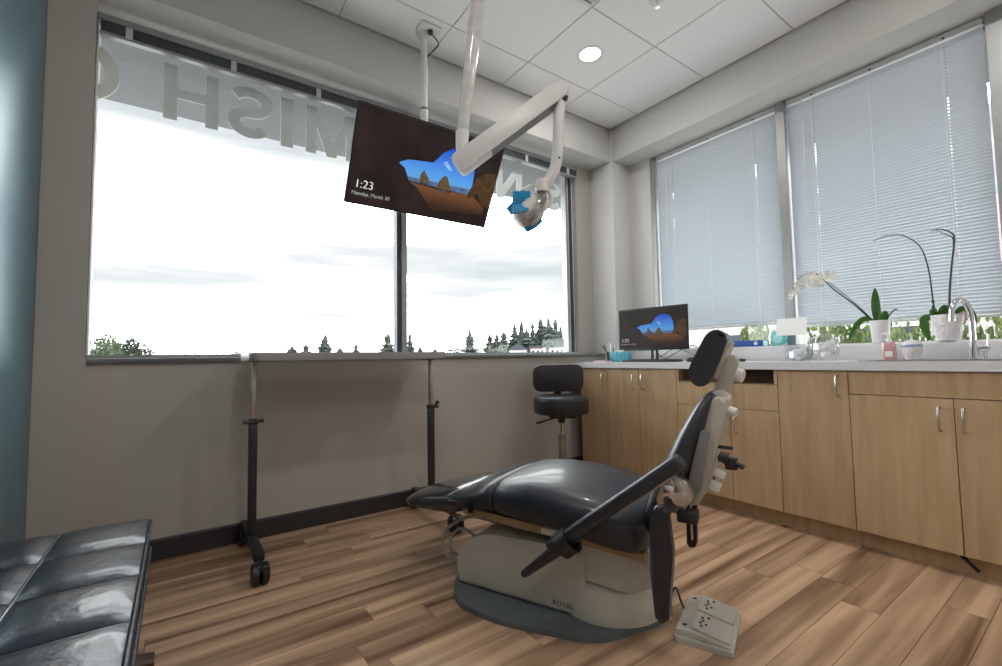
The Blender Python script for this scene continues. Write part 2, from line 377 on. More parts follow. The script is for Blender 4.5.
# ---- window_2: blind-covered window over the counter
win2 = bx('window_2', M_ALU, None, 3.45, 3.55, -0.55, 2.45, 1.004, 1.022)
struct(win2)
for ya, yb in ((2.405, 2.45), (1.335, 1.394), (0.288, 0.362), (-0.55, -0.50)):
    bx('window_frame', M_ALU, win2, 3.432, 3.55, ya, yb, 1.022, ZS, 0.002, 1)
bx('window_frame', M_ALU, win2, 3.50, 3.55, -0.55, 2.45, ZS-0.03, ZS)
for ya, yb in ((1.394, 2.405), (0.362, 1.335), (-0.50, 0.288)):
    bx('pane', M_GLASS, win2, 3.518, 3.522, ya, yb, 1.022, ZS-0.03)
struct(bx('trim_6', M_WPLA, None, 3.345, 3.45, -0.55, 2.45, 1.0045, 1.016, 0.002))     # window stool behind the counter
PITCH = 0.0195
def venetian(y0, y1, zb, cords, label):
    t = thing('venetian_blind', label, 'blind', (3.468, (y0+y1)/2, zb), 0, 'closed blinds over the counter')
    a, c = -(y1-y0)/2, (y1-y0)/2; H = ZS-0.006-zb; cy = (y0+y1)/2
    bx('head_rail', M_RAIL, t, -0.018, 0.018, a, c, H-0.036, H, 0.002, 1)
    bx('bottom_rail', M_RAIL, t, -0.013, 0.013, a+0.002, c-0.002, 0, 0.011, 0.003, 2)
    b = BM(); th = R(43); W = 0.0125
    cuts = sorted([a+0.003, c-0.003]+[k-cy+s for k in cords[::2] for s in (-0.0028, 0.0028)])
    u = [-1, -0.65, -0.25, 0.25, 0.65, 1]
    def V(s, yy):
        q = s*W; h = 0.0026*(1-s*s)
        return (-q*math.cos(th)-h*math.sin(th), yy, q*math.sin(th)-h*math.cos(th)*0.6)
    grid = [[b.verts.new(V(s, yy)) for s in u] for yy in cuts]
    for i in range(len(cuts)-1):
        for j in range(5):
            if i % 2 == 1 and j == 2: continue          # the routing hole for the lift cord
            b.faces.new((grid[i][j], grid[i+1][j], grid[i+1][j+1], grid[i][j+1]))
    first = None; z = 0.024
    while z < H-0.042:
        if first is None: s_ = obj('slat', b, M_SLAT, t); first = s_.data
        else: s_ = link('slat', first, None, t)
        s_.location.z = z; s_.rotation_euler.y = R(random.uniform(-1.2, 1.2)); z += PITCH
    for k in cords+[]:
        b = BM(); tube(b, [(-0.0145, k-cy+0.012, 0.005), (-0.0145, k-cy+0.012, H-0.03)], 0.0009, 5); obj('ladder_cord', b, M_CORD, t)
        bx('cord_guide', M_BLACK, t, -0.0195, -0.0165, k-cy-0.006, k-cy+0.006, H-0.034, H-0.024)
    b = BM(); tube(b, [(-0.021, c-0.10, H-0.03), (-0.021, c-0.10, H-0.85)], 0.003, 6); obj('tilt_wand', b, M_CORD, t)
    bx('end_cap', M_BLACK, t, -0.014, 0.012, a-0.003, a, H-0.075, H-0.05)
    return t
venetian(1.402, 2.398, 1.172, [2.246, 1.913, 1.557], 'closed white slatted blind behind the computer monitor, beside the corner column')
venetian(0.370, 1.330, 1.138, [1.170, 0.853, 0.524], 'closed white slatted blind behind the two potted orchids')
venetian(-0.49, 0.284, 1.138, [0.10, -0.30], 'closed white slatted blind past the faucet, only its edge in view')

# ------------------------------------------------------------------ ceiling fittings
def downlight(x, y, label):
    t = thing('downlight', label, 'ceiling light', (x, y, ZC), 0, 'round ceiling downlights')
    b = BM(); lathe(b, [(0.070, 0.0), (0.074, -0.003), (0.092, -0.003), (0.094, 0.0005), (0.070, 0.0005)], seg=32); obj('trim_ring', b, M_WPLA, t)
    b = BM(); lathe(b, [(0, -0.0015), (0.0705, -0.0015), (0.0705, 0.0005), (0, 0.0005)], seg=32); obj('diffuser', b, M_LAMP, t)
    ld = bpy.data.lights.new('downlight_lamp', 'AREA'); ld.shape = 'DISK'; ld.size = 0.14; ld.energy = LAMP_W; ld.color = (1, 0.97, 0.93)
    lo = bpy.data.objects.new('downlight_lamp', ld); COL.objects.link(lo); lo.parent = t; lo.location = (0, 0, -0.006)
    return t
downlight(2.275, 2.07, 'round lit downlight in the ceiling above the computer')
for (x, y) in ((0.445, 0.85), (2.275, 0.245), (0.445, -0.97), (2.275, -1.58), (-1.385, 0.85), (-1.385, -0.97)):
    downlight(x, y, 'round lit downlight in the ceiling grid away from the windows')
t = thing('sprinkler', 'chrome fire sprinkler head with round plate on ceiling tile', 'sprinkler', (2.248, 1.513, ZC))
b = BM(); lathe(b, [(0, -0.0005), (0.045, -0.0005), (0.042, -0.008), (0.02, -0.012), (0, -0.012)], seg=24); obj('escutcheon', b, M_WPLA, t)
b = BM(); lathe(b, [(0, -0.012), (0.012, -0.012), (0.012, -0.022), (0.007, -0.028), (0.007, -0.04), (0.016, -0.044), (0.016, -0.047), (0, -0.047)], seg=16); obj('deflector', b, M_CHROME, t)
t = thing('air_vent', 'small white square ceiling vent at a tile corner', 'vent', (1.885, 1.70, ZC))
b = BM()
for k in range(4): box(b, -0.075+0.018*k, 0.075-0.018*k, -0.075+0.018*k, 0.075-0.018*k, -0.006-0.0*k, 0.0-0.002) if k == 0 else None
obj('vent_plate', b, M_WPLA, t)
for k in range(4): bx('louver', M_GREY, t, -0.055, 0.055, -0.05+0.03*k, -0.04+0.03*k, -0.009, -0.006)

# ------------------------------------------------------------------ screens (flat picture on a display)
def E(name, col, s=1.0, col2=None, grad=None, scale=30):
    """self-lit picture area; grad=(z0, z1) blends col to col2 over height, else a fine mottling"""
    key = '%s_%.2f_%s' % (name, s, grad)
    if key in MATS: return MATS[key]
    mt = bpy.data.materials.new(name); mt.use_nodes = True; MATS[key] = mt
    n = mt.node_tree; L = n.links; b = n.nodes['Principled BSDF']
    b.inputs['Base Color'].default_value = (0.006, 0.006, 0.006, 1); b.inputs['Roughness'].default_value = 0.35; b.inputs['Specular IOR Level'].default_value = 0.12
    tc = n.nodes.new('ShaderNodeTexCoord'); cr = n.nodes.new('ShaderNodeValToRGB')
    c2 = col2 or tuple(c*1.5 for c in col); c1 = col if col2 else tuple(c*0.6 for c in col)
    cr.color_ramp.elements[0].color = (*c1, 1); cr.color_ramp.elements[1].color = (*c2, 1)
    if grad:
        sx = n.nodes.new('ShaderNodeSeparateXYZ'); mr = n.nodes.new('ShaderNodeMapRange'); mr.inputs[1].default_value = grad[0]; mr.inputs[2].default_value = grad[1]
        L.new(tc.outputs['Object'], sx.inputs[0]); L.new(sx.outputs['Z'], mr.inputs[0]); L.new(mr.outputs[0], cr.inputs[0])
    else:
        no = n.nodes.new('ShaderNodeTexNoise'); no.inputs['Scale'].default_value = scale; no.inputs['Detail'].default_value = 5
        cr.color_ramp.elements[0].position = 0.3; cr.color_ramp.elements[1].position = 0.7
        L.new(tc.outputs['Object'], no.inputs['Vector']); L.new(no.outputs[0], cr.inputs[0])
    L.new(cr.outputs[0], b.inputs['Emission Color']); b.inputs['Emission Strength'].default_value = s
    return mt
def screen_picture(parent, W, H, s, depth):
    """picture lies in local xz plane facing -y, centre at origin; layers 0.4 mm apart"""
    def lay(name, pts, k, mt):
        b = BM(); prism(b, [((u-0.5)*W, (0.5-v)*H) for u, v in pts], 'y', depth-0.0004*k, depth-0.0004*k+0.0003)
        return obj(name, b, mt, parent, smooth=False)
    lay('picture_cave', [(0, 0), (1, 0), (1, 1), (0, 1)], 1, E('scr_cave', (0.017, 0.011, 0.010), s, scale=6))
    lay('picture_sky', rpoly([(0.28, 0.475), (0.34, 0.42), (0.43, 0.40), (0.51, 0.385), (0.565, 0.25), (0.63, 0.17), (0.71, 0.165), (0.78, 0.22), (0.815, 0.35), (0.83, 0.62), (0.36, 0.62), (0.33, 0.52)], 0.02), 2, E('scr_sky', (0.10, 0.34, 0.72), s, (0.012, 0.075, 0.52), (-0.10*H, 0.30*H)))
    lay('picture_haze', [(0.33, 0.525), (0.45, 0.535), (0.60, 0.54), (0.82, 0.53), (0.825, 0.62), (0.36, 0.62)], 3, E('scr_haze', (0.11, 0.30, 0.60), s, (0.08, 0.30, 0.68), (-0.12*H, 0.0)))
    lay('picture_cloud', rpoly([(0.575, 0.36), (0.60, 0.33), (0.625, 0.37), (0.655, 0.42), (0.63, 0.43), (0.60, 0.39)], 0.01), 3, E('scr_cloud', (0.22, 0.36, 0.70), s))
    lay('picture_sea', [(0.352, 0.60), (0.83, 0.585), (0.84, 0.655), (0.37, 0.645)], 4, E('scr_sea', (0.07, 0.12, 0.22), s))
    lay('picture_sand', rpoly([(0.37, 0.655), (0.56, 0.67), (0.84, 0.65), (0.96, 0.78), (0.96, 0.87), (0.55, 0.91), (0.49, 0.80), (0.43, 0.70)], 0.02), 5, E('scr_sand', (0.040, 0.018, 0.011), s, (0.15, 0.062, 0.026), (-0.36*H, -0.16*H)))
    for pts in ([(0.435, 0.625), (0.44, 0.54), (0.455, 0.49), (0.475, 0.53), (0.50, 0.58), (0.505, 0.625)],
                [(0.565, 0.655), (0.575, 0.57), (0.60, 0.50), (0.625, 0.50), (0.65, 0.58), (0.675, 0.655)]):
        lay('picture_rock', rpoly(pts, 0.012), 6, E('scr_rock', (0.10, 0.062, 0.025), s, scale=60))
        lay('picture_reflection', [(pts[0][0], pts[0][1]+0.002), (pts[-1][0], pts[-1][1]+0.002), (pts[-1][0]-0.01, pts[0][1]+0.03), (pts[0][0]+0.01, pts[0][1]+0.03)], 7, E('scr_refl', (0.05, 0.045, 0.06), s))
    lay('picture_cliff', rpoly([(0.80, 0.66), (0.84, 0.45), (0.92, 0.34), (1, 0.32), (1, 0.76), (0.92, 0.74), (0.88, 0.60), (0.82, 0.70)], 0.02), 6, E('scr_cliff', (0.055, 0.030, 0.012), s, scale=25))
    tm = text_mesh('clock_text', '1:23', H*0.125, 0.0001, E('scr_text', (0.6, 0.6, 0.62), s), parent)
    tm.rotation_euler = (R(90), 0, 0); tm.location = (-0.405*W, depth-0.0036, -0.335*H)
    tm = text_mesh('date_text', 'Monday, March 30', H*0.058, 0.0001, E('scr_text2', (0.35, 0.35, 0.36), s), parent)
    tm.rotation_euler = (R(90), 0, 0); tm.location = (-0.355*W, depth-0.0036, -0.415*H)

# ceiling-hung television, tilted down towards the chair
tv = thing('television', 'flat television on a ceiling pole showing a blue sea-cave picture and 1:23', 'television', (1.236, 2.452, 2.110))
TW, TH = 0.967, 0.545
pv = bpy.data.objects.new('tv_panel', None)
TILT = Matrix.Rotation(R(29), 4, 'X')
def tvp(name, mt, *a, bev=0.0):
    o_ = bx(name, mt, tv, *a, bev=bev); o_.matrix_local = TILT.copy(); return o_
bpy.data.objects.remove(pv)
scr = tvp('screen', M_BLACK, -TW/2, TW/2, 0.0, 0.018, -TH/2, TH/2, bev=0.003)
screen_picture(scr, TW-0.016, TH-0.022, 1.0, 0.0)
tvp('back_housing', M_BLACK, -TW*0.36, TW*0.36, 0.018, 0.055, -TH*0.42, TH*0.28, bev=0.012)
tvp('mount_plate', M_CHAR, -0.11, 0.11, 0.055, 0.065, -0.11, 0.11)
b = BM(); tube(b, [(0.0, 0.10, 0.02), (0.0, 0.075, 0.37)], 0.02, 12); obj('mount_arm', b, M_WPLA, tv)
b = BM(); tube(b, [(0, 0.075, 0.30), (0, 0.075, 0.935)], 0.021, 16); obj('pole', b, M_WPLA, tv)
b = BM(); tube(b, [(0, 0.075, 0.365), (0, 0.075, 0.43)], 0.0245, 16); obj('collar', b, M_WPLA, tv)
b = BM(); tube(b, [(0, 0.075, 0.428), (0, 0.075, 0.436)], 0.0250, 16); obj('collar_ring', b, M_CHAR, tv)
b = BM(); tube(b, [(0, 0.075, 0.60), (0, 0.075, 0.72)], 0.0240, 16); obj('sleeve', b, M_WPLA, tv)
b = BM(); lathe(b, [(0.021, 0.89), (0.045, 0.925), (0.055, 0.9395), (0.0, 0.9395)], c=(0, 0.075, 0), seg=20); obj('ceiling_cup', b, M_WPLA, tv)
bx('ceiling_plate', M_WPLA, tv, -0.06, 0.075, -0.03, 0.065, 0.928, 0.9395, 0.004)
b = BM(); lathe(b, [(0, 0.905), (0.014, 0.905), (0.016, 0.928), (0, 0.928)], c=(0.02, 0.02, 0), seg=14); obj('cable_grommet', b, M_BLACK, tv)
b = BM(); tube(b, spline([(0.02, 0.02, 0.915), (0.07, 0.025, 0.885), (0.085, 0.045, 0.87), (0.06, 0.08, 0.84), (0.03, 0.09, 0.80)]), 0.004, 6); obj('cable', b, M_BLACK, tv)

# ------------------------------------------------------------------ dental operating light on its ceiling post
dl = thing('dental_light', 'white dental operating light on a ceiling post with blue-wrapped handles', 'dental light', (1.102, 1.854, 1.93))
A = Vector((0, 0, 0))
def rel(p): return Vector(p)-Vector((1.102, 1.854, 1.93))
top = rel((1.178, 1.722, ZC-0.002)); mid = rel((1.106, 1.846, 2.06)); bot = rel((1.103, 1.852, 1.955))
b = BM(); tube(b, [top, mid], [0.040, 0.029], 18); obj('post', b, M_WRAP, dl)
b = BM(); tube(b, [mid+Vector((0.0, 0, 0.01)), mid-Vector((0, 0, 0.004)), bot], [0.033, 0.033, 0.026], 18); obj('lower_sleeve', b, M_WPLA, dl)
b = BM(); lathe(b, [(0, -0.002), (0.10, -0.002), (0.095, -0.02), (0.045, -0.05), (0, -0.05)], c=(top.x, top.y, top.z), seg=28); obj('ceiling_canopy', b, M_WPLA, dl)
e0 = rel((1.085, 1.868, 1.895)); e1 = rel((1.488, 1.555, 2.253))
d = (e1-e0); Ln = d.length; d.normalize(); side = d.cross(Vector((0, 0, 1))).normalized(); upv = side.cross(d)
FR = Matrix((( d.x, side.x, upv.x, e0.x), (d.y, side.y, upv.y, e0.y), (d.z, side.z, upv.z, e0.z), (0, 0, 0, 1)))
b = BM(); prism(b, rpoly([(0, -0.050), (Ln-0.05, -0.042), (Ln+0.03, -0.035), (Ln+0.045, 0.0), (Ln+0.02, 0.042), (0, 0.050)], 0.02), 'y', -0.034, 0.034, 0.008)
a_ = obj('spring_arm', b, M_WPLA, dl); a_.matrix_local = FR
bx('arm_seam', M_GREY, a_, 0.10, Ln-0.05, -0.0345, 0.0345, -0.0475, -0.0455)
bx('arm_slot', M_BLACK, a_, Ln-0.055, Ln+0.012, -0.02, 0.02, -0.052, -0.036, 0.006)
tb = [rel((1.486, 1.560, 2.245)), rel((1.486, 1.562, 2.16)), rel((1.482, 1.575, 1.98)), rel((1.478, 1.590, 1.89)), rel((1.452, 1.612, 1.825)), rel((1.425, 1.630, 1.80))]
b = BM(); tube(b, spline(tb, 5), 0.027, 16); obj('drop_tube', b, M_WPLA, dl)
for k in (2.20, 1.915):
    b = BM(); lathe(b, [(0, 0), (0.005, 0), (0.005, 0.003), (0, 0.003)], seg=10, M=aim(rel((1.486-0.0205, 1.566-0.02, k)), (-0.7, -0.7, 0))); obj('screw', b, M_CHAR, dl)
# lamp head: teardrop reflector shell turned down towards the seat
hc = rel((1.375, 1.672, 1.672)); hd = Vector((-0.55, 0.28, -0.70)).normalized()
HM = aim(hc, -hd)
b = BM(); lathe(b, [(0, -0.070), (0.050, -0.066), (0.088, -0.045), (0.100, -0.012), (0.092, 0.020), (0.070, 0.055), (0.042, 0.085), (0.015, 0.100), (0, 0.102)], seg=24)
bmesh.ops.scale(b, vec=(0.80, 0.74, 1.22), verts=b.verts); h_ = obj('lamp_head', b, mat('wrapped_head', (0.16, 0.15, 0.145), 0.16, col2=(0.62, 0.60, 0.57), scale=14, stretch=(1, 1, 0.35), lo=0.38, hi=0.56, coat=0.6), dl); h_.matrix_local = HM
b = BM(); lathe(b, [(0, -0.074), (0.060, -0.070), (0.078, -0.054), (0.078, -0.050), (0, -0.052)], seg=24)
bmesh.ops.scale(b, vec=(0.80, 0.74, 1.22), verts=b.verts); obj('lens', b, M_JAR, h_)
b = BM(); tube(b, spline([rel((1.425, 1.630, 1.80)), rel((1.445, 1.600, 1.765)), rel((1.455, 1.605, 1.715)), rel((1.425, 1.630, 1.672))], 4), 0.011, 8); obj('yoke_arm', b, M_WPLA, dl)
b = BM(); tube(b, spline([rel((1.425, 1.630, 1.80)), rel((1.375, 1.665, 1.795)), rel((1.335, 1.695, 1.755)), rel((1.328, 1.705, 1.715))], 4), 0.011, 8); obj('yoke_arm', b, M_WPLA, dl)
b = BM(); lathe(b, [(0, -0.03), (0.030, -0.03), (0.034, 0), (0.030, 0.03), (0, 0.03)], c=rel((1.425, 1.630, 1.795)), seg=16); obj('swivel', b, M_WPLA, dl)
for nm, pts, r in (('handle', [(1.345, 1.655, 1.742), (1.318, 1.665, 1.705), (1.268, 1.700, 1.660)], [0.034, 0.031, 0.020]), ('handle', [(1.41, 1.63, 1.63), (1.385, 1.65, 1.60), (1.35, 1.67, 1.575)], [0.016, 0.016, 0.012])):
    b = BM(); tube(b, [rel(p) for p in pts], r, 10)
    obj(nm, b, M_BLUEF, dl, smooth=False)
b = BM(); prism(b, [(-0.035, -0.070), (0.045, -0.055), (0.055, 0.06), (-0.03, 0.065)], 'z', 0, 0.004)
k_ = obj('barrier_film', b, M_BLUEF, dl); k_.matrix_local = aim(rel((1.300, 1.655, 1.700)), (-0.6, -0.7, 0.35))

# ------------------------------------------------------------------ base cabinets and countertop
XD = 2.72; ZB, ZT = 0.093, 0.873
def handle(parent, y, z, horiz=False):
    L_ = 0.05
    b = BM(); pts = [(0, -L_, 0), (-0.026, -L_, 0), (-0.030, -L_+0.006, 0), (-0.030, L_-0.006, 0), (-0.026, L_, 0), (0, L_, 0)]
    if not horiz: pts = [(p[0], 0, p[1]) for p in pts]
    tube(b, pts, 0.0045, 8); h = obj('handle', b, M_STEEL, parent); h.location = (XD, y, z)
    return h
def carcass(t, ya, yb, top=ZT):
    bx('body', M_OAK, t, XD+0.021, 3.35, ya+0.001, yb-0.001, ZB, top)
    bx('toe_kick', M_OAK, t, 2.790, 2.806, ya+0.001, yb-0.001, 0.0, ZB)
def front(t, nm, ya, yb, za, zb):
    return bx(nm, M_OAK, t, XD, XD+0.020, ya+0.0015, yb-0.0015, za, zb, 0.0012, 1)
def cab(label): return thing('base_cabinet', label, 'cabinet', (0, 0, 0), 0, 'oak base cabinets under the counter')
t = cab('narrow oak cabinet with one door, end of the counter behind the black stool'); carcass(t, 2.392, 2.678)
d_ = front(t, 'door', 2.392, 2.678, ZB, ZT-0.004); handle(d_, 2.43, 0.775)
t = cab('two-door oak cabinet below the computer keyboard'); carcass(t, 1.792, 2.392)
d_ = front(t, 'door', 2.096, 2.392, ZB, ZT-0.004); handle(d_, 2.135, 0.775)
d_ = front(t, 'door', 1.792, 2.096, ZB, ZT-0.004); handle(d_, 2.055, 0.775)
t = cab('oak cabinet with an open slot above a wide drawer and two doors'); carcass(t, 1.162, 1.792, 0.79)
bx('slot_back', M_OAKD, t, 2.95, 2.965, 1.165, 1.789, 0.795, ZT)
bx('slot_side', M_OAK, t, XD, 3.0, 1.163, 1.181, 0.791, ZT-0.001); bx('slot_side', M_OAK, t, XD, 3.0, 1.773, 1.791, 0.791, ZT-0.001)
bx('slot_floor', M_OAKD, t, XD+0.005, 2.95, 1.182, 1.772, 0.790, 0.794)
d_ = front(t, 'drawer', 1.162, 1.792, 0.640, 0.788); handle(d_, 1.475, 0.735, True)
d_ = front(t, 'door', 1.437, 1.792, ZB, 0.637); handle(d_, 1.475, 0.545)
d_ = front(t, 'door', 1.162, 1.437, ZB, 0.637); handle(d_, 1.400, 0.545)
t = cab('tall single-door oak cabinet between the wide drawer unit and the sink cabinet'); carcass(t, 0.835, 1.162)
d_ = front(t, 'door', 0.835, 1.162, ZB, ZT-0.004); handle(d_, 0.878, 0.795)
t = cab('oak sink cabinet with a long blank panel over two doors'); carcass(t, 0.09, 0.835, 0.70)
bx('side_panel', M_OAK, t, XD+0.021, 3.35, 0.0905, 0.106, 0.70, ZT); 
front(t, 'front_panel', 0.09, 0.835, 0.757, ZT-0.004)
d_ = front(t, 'door', 0.462, 0.835, ZB, 0.753); handle(d_, 0.508, 0.665)
d_ = front(t, 'door', 0.09, 0.462, ZB, 0.753); handle(d_, 0.432, 0.665)
t = thing('foot_control', 'small black foot lever under the sink cabinet doors', 'lever', (2.785, 0.47, 0.03))
bx('bracket', M_STEEL, t, -0.012, 0.0045, -0.012, 0.022, 0.040, 0.060, 0.003)
b = BM(); tube(b, [(-0.005, 0.012, 0.045), (-0.03, -0.02, 0.025), (-0.035, -0.045, 0.004)], 0.008, 8); obj('lever', b, M_BLACK, t)

ct = thing('countertop', 'light grey quartz countertop with upstand running along the oak cabinets', 'countertop', (2.70, 1.4, 0.873))
SX0, SX1, SY0, SY1 = 2.80, 3.17, 0.20, 0.80        # sink cut-out
b = BM()
for (xa, xb, ya, yb) in ((2.700, 3.350, SY1, 2.675), (2.700, 3.350, 0.075, SY0), (2.700, SX0, SY0, SY1), (SX1, 3.350, SY0, SY1)):
    box(b, xa-2.70, xb-2.70, ya-1.4, yb-1.4, 0.0005, 0.042)
box(b, 0.0, 0.485, 1.275, 1.415, 0.0005, 0.042)
slab = obj('slab', b, M_COUNTER, ct, smooth=False)
bx('upstand', M_COUNTER, ct, 0.634, 0.6515, 0.075-1.4, 1.27, 0.0425, 0.132, 0.002)
sk = thing('sink', 'stainless steel sink with thin rim let into the countertop', 'sink', (2.985, 0.50, 0.915))
b = BM()
w_, l_ = 0.20, 0.315
for (xa, xb, ya, yb) in ((-w_, w_, 0.297, l_), (-w_, w_, -l_, -0.297), (-w_, -0.182, -0.297, 0.297), (0.182, w_, -0.297, 0.297)): box(b, xa, xb, ya, yb, 0.0003, 0.005)
obj('rim', b, M_STEEL, sk, smooth=False)
b = BM()
for (xa, xb, ya, yb) in ((-0.182, 0.182, 0.292, 0.297), (-0.182, 0.182, -0.297, -0.292), (-0.182, -0.177, -0.292, 0.292), (0.177, 0.182, -0.292, 0.292)): box(b, xa, xb, ya, yb, -0.19, 0.004)
box(b, -0.182, 0.182, -0.297, 0.297, -0.195, -0.19); obj('basin', b, M_STEEL, sk, smooth=False)

fc = thing('faucet', 'chrome gooseneck faucet with side lever behind the sink', 'faucet', (3.225, 0.462, 0.9155))
b = BM(); lathe(b, [(0, 0), (0.026, 0), (0.026, 0.006), (0.019, 0.010), (0.019, 0.085), (0.015, 0.09), (0, 0.09)], seg=20); obj('body', b, M_CHROME, fc)
b = BM(); tube(b, spline([(0, 0, 0.085), (0, 0, 0.20), (-0.004, 0.004, 0.245), (-0.015, 0.014, 0.285), (-0.035, 0.030, 0.302), (-0.058, 0.045, 0.290), (-0.072, 0.055, 0.255), (-0.075, 0.058, 0.21)], 5), 0.0125, 14); obj('spout', b, M_CHROME, fc)
b = BM(); tube(b, [(-0.075, 0.058, 0.225), (-0.0755, 0.0585, 0.195)], 0.0145, 14); obj('aerator', b, M_CHROME, fc)
b = BM(); tube(b, [(0, 0, 0.055), (0.0, -0.055, 0.06)], 0.013, 12); tube(b, [(0.0, -0.05, 0.06), (0.0, -0.058, 0.06)], 0.017, 12); obj('valve', b, M_CHROME, fc)
b = BM(); tube(b, [(0, -0.050, 0.065), (0.0, -0.053, 0.125)], 0.005, 8); obj('lever', b, M_CHROME, fc)
b = BM(); tube(b, [(0, -0.038, 0.0), (0.0, -0.038, 0.052)], 0.007, 8); obj('pillar', b, M_CHROME, fc)

# ------------------------------------------------------------------ things on the counter and window stool
# computer monitor
mo = thing('computer_monitor', 'black computer monitor on the counter showing a sea-cave picture', 'monitor', (3.03, 2.20, 0.9155), R(-82))
def rz_(o_): return o_
MW, MH = 0.585, 0.338
sc_ = bx('screen', M_BLACK, mo, -MW/2, MW/2, 0.0, 0.018, 0.092, 0.092+MH, 0.003)
pic = bx('picture_panel', M_BLACK, sc_, -MW/2+0.008, MW/2-0.008, -0.001, 0.002, 0.092+0.016, 0.092+MH-0.008)
for o_ in (pic,):
    ch = bpy.data.objects.new('x', None)
screen_picture(pic, MW-0.018, MH-0.028, 0.8, 0.0)
for c_ in pic.children:
    c_.location = c_.location + Vector((0, -0.001, 0.092+MH/2+0.004))
    c_.parent = sc_
bx('housing', M_BLACK, mo, -0.18, 0.18, 0.018, 0.045, 0.15, 0.36, 0.01)
for s_ in (-1, 1): bx('neck', M_BLACK, mo, s_*0.020-0.008, s_*0.020+0.008, 0.035, 0.05, 0.008, 0.18)
bx('foot', M_BLACK, mo, -0.10, 0.10, -0.05, 0.12, 0.0, 0.008, 0.002)
kb = thing('keyboard', 'black computer keyboard lying before the monitor', 'keyboard', (2.875, 2.10, 0.9155), R(-88))
b = BM(); prism(b, [(-0.062, 0), (0.062, 0), (0.062, 0.018), (-0.062, 0.010)], 'x', -0.22, 0.22, 0.002)
obj('base', b, M_BLACK, kb)
key_me = None
for r_ in range(5):
    for c_ in range(18):
        if key_me is None: k_ = bx('key', M_CHAR, kb, -0.0098, 0.0098, -0.0095, 0.0095, 0, 0.004, 0.001, 1); key_me = k_.data
        else: k_ = link('key', key_me, None, kb)
        k_.location = (-0.202+c_*0.0237, -0.048+r_*0.024, 0.0107+r_*0.00155)
ms = thing('computer_mouse', 'black computer mouse with a lead beside the keyboard', 'mouse', (2.90, 1.775, 0.9155), R(-95))
b = BM(); lathe(b, [(0.031, 0), (0.034, 0.008), (0.030, 0.022), (0.018, 0.031), (0, 0.034)], seg=20); bmesh.ops.scale(b, vec=(1, 1.7, 1), verts=b.verts); obj('shell', b, M_BLACK, ms)
b = BM(); tube(b, [(-0.003, 0.028, 0.031), (0.003, 0.028, 0.031)], 0.006, 10); obj('wheel', b, M_GREY, ms)
b = BM(); tube(b, spline([(0, 0.05, 0.012), (-0.03, 0.13, 0.004), (-0.12, 0.20, 0.004), (-0.22, 0.24, 0.004)]), 0.002, 6); obj('lead', b, M_BLACK, ms)
rc = thing('remote_control', 'slim black remote lying on the counter past the headrest', 'remote', (2.93, 1.500, 0.9155), R(70))
b = BM(); box(b, -0.07, 0.07, -0.02, 0.02, 0, 0.018, 0.005); obj('case', b, M_BLACK, rc)
for k in range(5): bx('button', M_GREY, rc, -0.05+0.022*k, -0.042+0.022*k, -0.006, 0.006, 0.0178, 0.0195)
cb = thing('cable_run', 'thin black monitor leads looping on the counter behind the monitor', 'cable', (3.20, 2.10, 0.9155))
for pts in ([(0, 0.22, 0.004), (0.02, 0.14, 0.05), (0.0, 0.0, 0.10), (-0.03, -0.16, 0.05), (-0.10, -0.28, 0.004)], [(0, 0.20, 0.10), (0.02, 0.12, 0.02), (0.0, 0.02, 0.06), (0.02, -0.12, 0.12), (0.04, -0.22, 0.06), (0.06, -0.26, 0.004)]):
    b = BM(); tube(b, spline(pts), 0.0028, 6); obj('lead', b, M_BLACK, cb)
# pen pot with a sprig and the blue printed box near the corner
pp = thing('pen_pot', 'dark pot holding pens and a leafy sprig on the counter by the sill', 'pen pot', (3.02, 2.605, 0.9155))
b = BM(); lathe(b, [(0, 0.0), (0.034, 0.0), (0.040, 0.085), (0.036, 0.085), (0.031, 0.006), (0, 0.006)], seg=20); obj('pot', b, M_CHAR, pp)
for k, (dx, dy, h) in enumerate(((-0.03, 0.05, 0.15), (0.01, 0.02, 0.16), (0.02, -0.03, 0.14), (-0.01, -0.035, 0.12))):
    b = BM(); tube(b, [(dx*0.2, dy*0.2, 0.01), (dx, dy, h)], 0.004, 7); obj('pen', b, (M_BLACK, M_STEEL, M_WPLA, M_BLACK)[k], pp)
b = BM(); prism(b, rpoly([(0, 0), (0.014, 0.03), (0.004, 0.075), (-0.012, 0.03)], 0.01), 'y', 0, 0.003); k_ = obj('leaf', b, M_STEM, pp); k_.location = (-0.01, 0.045, 0.10); k_.rotation_euler = (R(-40), R(10), R(60))
bb = thing('tissue_box', 'blue and teal patterned box standing below the monitor edge', 'box', (2.985, 2.475, 0.9155), R(-80))
bx('carton', M_TEALP, bb, -0.085, 0.085, -0.03, 0.03, 0, 0.085, 0.002)
bx('tissue', M_PAPER, bb, -0.03, 0.03, -0.004, 0.004, 0.085, 0.098)
pd = thing('paper_pad', 'pink-edged white note pad lying on the counter near the pen pot', 'note pad', (2.86, 2.56, 0.9155), R(-75))
bx('sheets', mat('pad_pink', (0.75, 0.55, 0.58), 0.8), pd, -0.06, 0.06, -0.045, 0.045, 0, 0.012); bx('cover', M_PAPER, pd, -0.06, 0.06, -0.045, 0.045, 0.012, 0.013)
